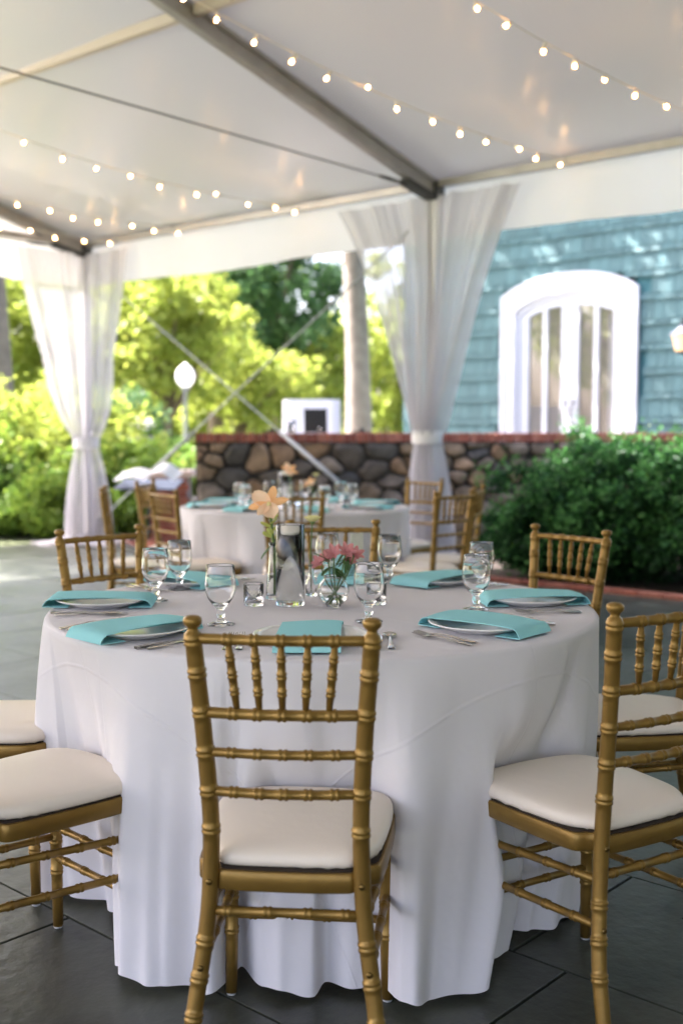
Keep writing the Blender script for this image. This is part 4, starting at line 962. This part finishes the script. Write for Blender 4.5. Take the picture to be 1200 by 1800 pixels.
# ================================================================== CENTREPIECES
cylm = MB().lathe([(.0001,.0),(.0405,.0),(.0415,.002),(.0415,.232),(.0405,.2335),(.0392,.232),(.0390,.012),(.0001,.010)],40).mesh('vase_glass','glass')
cylw = MB().lathe([(.0001,.0095),(.0395,.0108),(.0395,.200),(.0001,.200)],40).mesh('vase_water','water')
candm = MB().lathe([(.0001,.197),(.026,.198),(.033,.202),(.0335,.207),(.030,.209),(.0001,.208)],24).mesh('floating_candle','wax')
budm = MB().lathe([(.0001,.0),(.0225,.0),(.0235,.002),(.0225,.02),(.016,.075),(.0125,.12),(.0120,.150),(.0150,.168),(.0140,.1685),(.0105,.150),(.0108,.12),(.0140,.076),(.0200,.022),(.0195,.010),(.0001,.008)],28).mesh('bud_vase','glass')
budw = MB().lathe([(.0001,.0083),(.0192,.0103),(.0197,.022),(.0143,.071),(.0001,.071)],24).mesh('bud_water','water')
botm = MB().lathe([(.0001,0),(.0155,0),(.0172,.003),(.0175,.035),(.0150,.046),(.0085,.058),(.0080,.088),(.0102,.094),(.0095,.0945),(.0066,.088),(.0070,.058),(.0135,.045),(.0158,.034),(.0155,.008),(.0001,.006)],24).mesh('bottle_vase','glass')
sph = [(.0001,0),(.020,0)]+[(.0450*math.cos(t),.0445+.0445*math.sin(t)) for t in np.linspace(-1.05,.93,14)]+[(.0270,.0845),(.0285,.089),(.0265,.0885),(.0252,.084)]+[(.0432*math.cos(t),.0445+.0430*math.sin(t)) for t in np.linspace(.90,-1.2,14)]+[(.0001,.0035)]
bowlm = MB().lathe(sph,36).mesh('bowl_vase','glass')
bw_ = [(.0001,.0040)]+[(.0428*math.cos(t),.0445+.0425*math.sin(t)) for t in np.linspace(-1.15,-.25,8)]+[(.0001,.0445+.0425*math.sin(-.25))]
bowlw = MB().lathe(bw_,32).mesh('bowl_water','water')
tumm = MB().lathe([(.0001,0),(.041,0),(.043,.002),(.044,.102),(.043,.103),(.042,.102),(.0405,.010),(.0001,.008)],32).mesh('tumbler_glass','glass')
def rib(n=14):
    b = MB(); P = []; N_ = 84
    for z, rr in ((0,.0265),(.003,.0285),(.060,.0300),(.064,.0293),(.062,.0275),(.010,.0255)):
        row = []
        for k in range(N_+1):
            a = 2*math.pi*k/N_; bumps = .0011*math.sin(a*n)*math.sin(z*420+(1.57 if z > .05 else 0)) if .002 < z < .063 and rr > .028 else 0; row.append(((rr+bumps)*math.cos(a),(rr+bumps)*math.sin(a),z))
        P.append(row)
    # finely faceted outer wall
    Q = []
    for j in range(23):
        z = .003+.057*j/22; row = []
        for k in range(N_+1):
            a = 2*math.pi*k/N_; row.append(((.0288+.0009*math.sin(a*n+(j % 2)*0)*math.cos(j*1.4))*math.cos(a),(.0288+.0009*math.sin(a*n)*math.cos(j*1.4))*math.sin(a),z))
        Q.append(row)
    b.grid([[(.0002*math.cos(2*math.pi*k/N_),.0002*math.sin(2*math.pi*k/N_),0) for k in range(N_+1)]]+[P[0]]+Q+[P[3],P[4],P[5]]+[[(.0002*math.cos(2*math.pi*k/N_),.0002*math.sin(2*math.pi*k/N_),.009) for k in range(N_+1)]])
    return b.mesh('votive_cup','glass')
votm = rib(); tea = MB().lathe([(.0001,.0105),(.019,.0105),(.019,.026),(.017,.027),(.0001,.0255)],20).mesh('tealight','wax')
def petal(b, base, d, up, L, W, curl=.25, n=7, m=5, tipw=.25):
    """a cupped petal growing from base along d, its face turned to up"""
    d = d.normalized(); up = (up-d*d.dot(up)).normalized(); sd = d.cross(up); P = []
    for i in range(n+1):
        t = i/n; wv = W*(math.sin(math.pi*(t*.80+.10))**.8)*(1 if t < .98 else tipw*2); row = []
        for j in range(m+1):
            a = -1+2*j/m; row.append(base + d*(L*t) + up*(L*curl*(t*t-.2*t) + .16*W*a*a) + sd*(a*wv/2))
        P.append(row)
    b.grid(P); return b
def glass_vase(name, label, cat, loc, parts, group=None):
    root = thing(name, label, cat, loc, 0, group)
    for nm, me in parts: link(nm, me, root)
    return root
def leafblade(b, p, d, L, W): petal(b, Vector(p), Vector(d), Vector((0,0,1)), L, W, -.15, 6, 4)
def orchid(base, label, head, tilt, scale=1.0, seed=1, buds=True, group=None, bloom_up=Vector((-.15,-.8,.45))):
    """base: foot of the stem in the vase; head: bloom position (both world)"""
    r = random.Random(seed); root = thing('orchid_stem', label, 'flower', base, 0, group); h = head-base; b = MB()
    b.tube(cat_rom([(0,0,0),h*.5+Vector((.006,0,0)),h],6),[.0042]*6+[.0036]*7,8); link('stem', b.mesh('stem','stem'), root)
    up = bloom_up.normalized(); sx = up.cross(Vector((0,0,1))).normalized(); sy = sx.cross(up)
    for k,(ang,L,W,mt,cu) in enumerate(((100,.062,.030,'peach2',.10),(35,.064,.048,'peach',.05),(160,.060,.026,'peach2',-.2),(-10,.062,.028,'peach2',-.25),(-115,.060,.050,'peach',.15),(-60,.05,.03,'peach',.1))):
        a = rad(ang+tilt); b = MB(); petal(b, h+up*.003*k, sx*math.cos(a)+sy*math.sin(a)+up*.15, up, L*scale, W*scale, cu); link('petal', b.mesh('petal',mt), root)
    b = MB(); b.lathe([(.0001,-.004),(.008,0),(.011,.008),(.008,.016),(.0001,.019)],12,h,up.to_track_quat('Z','Y').to_matrix()); link('lip', b.mesh('lip','yellowpetal'), root)
    if buds:
        for k in range(7):
            a = k*2.3; p0 = h*(.60+.04*k); b = MB(); petal(b, p0, Vector((math.cos(a),math.sin(a)*.5,.25)), Vector((0,-.3,1)), .034, .024, .2); link('bud', b.mesh('bud','budgreen'), root)
        for k in range(3): b = MB(); leafblade(b, h*(.45+.1*k), (.5*(-1)**k,-.2,-.5), .05,.018); link('leaf', b.mesh('leaf','leafsolid'), root)
def ranunculus(base, label, head, group=None, sc=1.0):
    root = thing('ranunculus', label, 'flower', base, 0, group); h = head-base; b = MB(); b.tube(cat_rom([(0,0,0),h*.5+Vector((-.004,0,0)),h],6),.0019,7); link('stem', b.mesh('stem','stem'), root)
    for ring,(rr,cnt,lift) in enumerate(((.026,9,.35),(.022,8,.8),(.016,7,1.3),(.010,5,2.2))):
        for k in range(cnt):
            a = 2*math.pi*k/cnt+ring*.4; d = Vector((math.cos(a),math.sin(a),lift)); b = MB(); petal(b, h-Vector((0,0,.004)), d, Vector((-math.cos(a)*lift,-math.sin(a)*lift,1)), rr*1.15*sc, rr*.95*sc, .25, 5, 4); link('petal', b.mesh('petal','yellowpetal'), root)
    b = MB(); b.lathe([(.0001,-.010),(.006,-.008),(.009,-.002),(.0001,0)],10,h); link('calyx', b.mesh('calyx','stem'), root)
def alstro(base, label, head, group=None, seed=4, sc=1.0):
    r = random.Random(seed); root = thing('alstroemeria', label, 'flower', base, 0, group)
    for k,(dx,dy,dz) in enumerate(((-.050,.0,-.006),(-.012,-.02,.022),(.022,-.015,.028),(.046,.005,.018),(.030,.02,-.004),(-.028,.025,.0))):
        h = head-base+Vector((dx,dy,dz))*sc; b = MB(); b.tube(cat_rom([Vector((dx*-.5,dy*.4,0)),h*.55+Vector((0,0,-.005)),h],5),.0021,7); link('stem', b.mesh('stem','stem'), root)
        up = Vector((dx*9,-.55+dy*6,.55)).normalized(); sx = up.orthogonal().normalized(); sy = up.cross(sx)
        for j in range(6):
            a = j*math.pi/3+k; b = MB(); petal(b, h, sx*math.cos(a)+sy*math.sin(a)+up*.75, up, r.uniform(.028,.036)*sc, r.uniform(.014,.019)*sc, -.12, 5, 4); link('petal', b.mesh('petal','pinkpetal'), root)
    for k in range(13):
        a = r.uniform(0,6.28); b = MB(); leafblade(b, head-base+Vector((r.uniform(-.03,.03),r.uniform(-.02,.02),r.uniform(-.035,.005)))*sc, (math.cos(a),math.sin(a)*.6-.3,r.uniform(-.6,.9)), r.uniform(.03,.055)*sc, .015*sc); link('leaf', b.mesh('leaf','leafsolid'), root)
def O(px,py): return on_z(px,py,TOP)
def headat(px,py,ref): return at_y(px,py,ref.y)
c0 = O(510,1063); glass_vase('cylinder_vase','tall clear cylinder vase of water with a floating candle, pink-flower table','vase',c0,(('glass_wall',cylm),('water',cylw),('floating_candle',candm)))
c1 = O(484,1052)+Vector((-.006,0,0)); glass_vase('bud_vase','slender clear bud vase holding the peach orchid, pink-flower table','vase',c1,(('glass_wall',budm),('water',budw)))
orchid(c1+Vector((.004,0,.012)),'peach orchid bloom with green buds above the slender bud vase',headat(474,890,c1),0)
c2 = O(547,1047); glass_vase('bottle_vase','small clear bottle vase holding the pale yellow ranunculus','vase',c2,(('glass_wall',botm),))
ranunculus(c2+Vector((0,0,.010)),'single pale yellow ranunculus in the small bottle vase',headat(549,916,c2))
c3 = O(586,1066); glass_vase('bowl_vase','round clear bowl vase holding the pink alstroemeria','vase',c3,(('glass_wall',bowlm),('water',bowlw)))
alstro(c3+Vector((.003,0,.012)),'dusty pink alstroemeria cluster in the round bowl vase',headat(594,987,c3))
c4 = O(446,1064); glass_vase('votive_holder','faceted clear votive holder beside the slender bud vase','votive',c4,(('cup',votm),('tealight',tea)))
c5 = O(661,1062); glass_vase('votive_holder','faceted clear votive holder beside the pink flower bowl','votive',c5,(('cup',votm),('tealight',tea)))
c6 = O(601,1026); glass_vase('tumbler_vase','short wide clear tumbler behind the pink alstroemeria','vase',c6,(('glass_wall',tumm),))
c7 = O(627,1008); cd = thing('table_card','cream table card standing behind the pink alstroemeria','card',c7,rad(62))
link('card', MB().box((0,0,.075),(.095,.0015,.135)).mesh('card','card',False), cd); link('card_foot', MB().box((0,0,.005),(.05,.02,.010)).mesh('card_foot','steel',False), cd)
# far table
def O2(px,py): return on_z(px,py,TOP)
d0 = O2(500,888); glass_vase('cylinder_vase','tall clear cylinder vase of water on the far table','vase',d0,(('glass_wall',cylm),('water',cylw),('floating_candle',candm)))
d1 = O2(513,890); glass_vase('bud_vase','slender bud vase holding an orchid on the far table','vase',d1,(('glass_wall',budm),('water',budw)))
orchid(d1+Vector((0,0,.012)),'peach orchid bloom on the far table, above the cylinder vase',headat(508,829,d1),40,1.0,6,False,None,Vector((.3,-.7,.6)))
d2 = O2(550,892); glass_vase('bottle_vase','small bottle vase on the far table','vase',d2,(('glass_wall',botm),))
orchid(d2+Vector((0,0,.010)),'small peach orchid beside a yellow ranunculus on the far table',headat(546,850,d2),-30,.75,9,False,None,Vector((-.3,-.7,.6)))
d3 = O2(556,886); glass_vase('bottle_vase','second small bottle vase on the far table, holding the ranunculus','vase',d3,(('glass_wall',botm),))
ranunculus(d3+Vector((0,0,.010)),'pale yellow ranunculus on the far table beside the small peach orchid',headat(555,836,d3))
d4 = O2(521,889); glass_vase('bowl_vase','round bowl vase on the far table','vase',d4,(('glass_wall',bowlm),('water',bowlw)))
d5 = O2(484,893); glass_vase('tumbler_vase','short wide tumbler on the far table','vase',d5,(('glass_wall',tumm),))
#NEXT
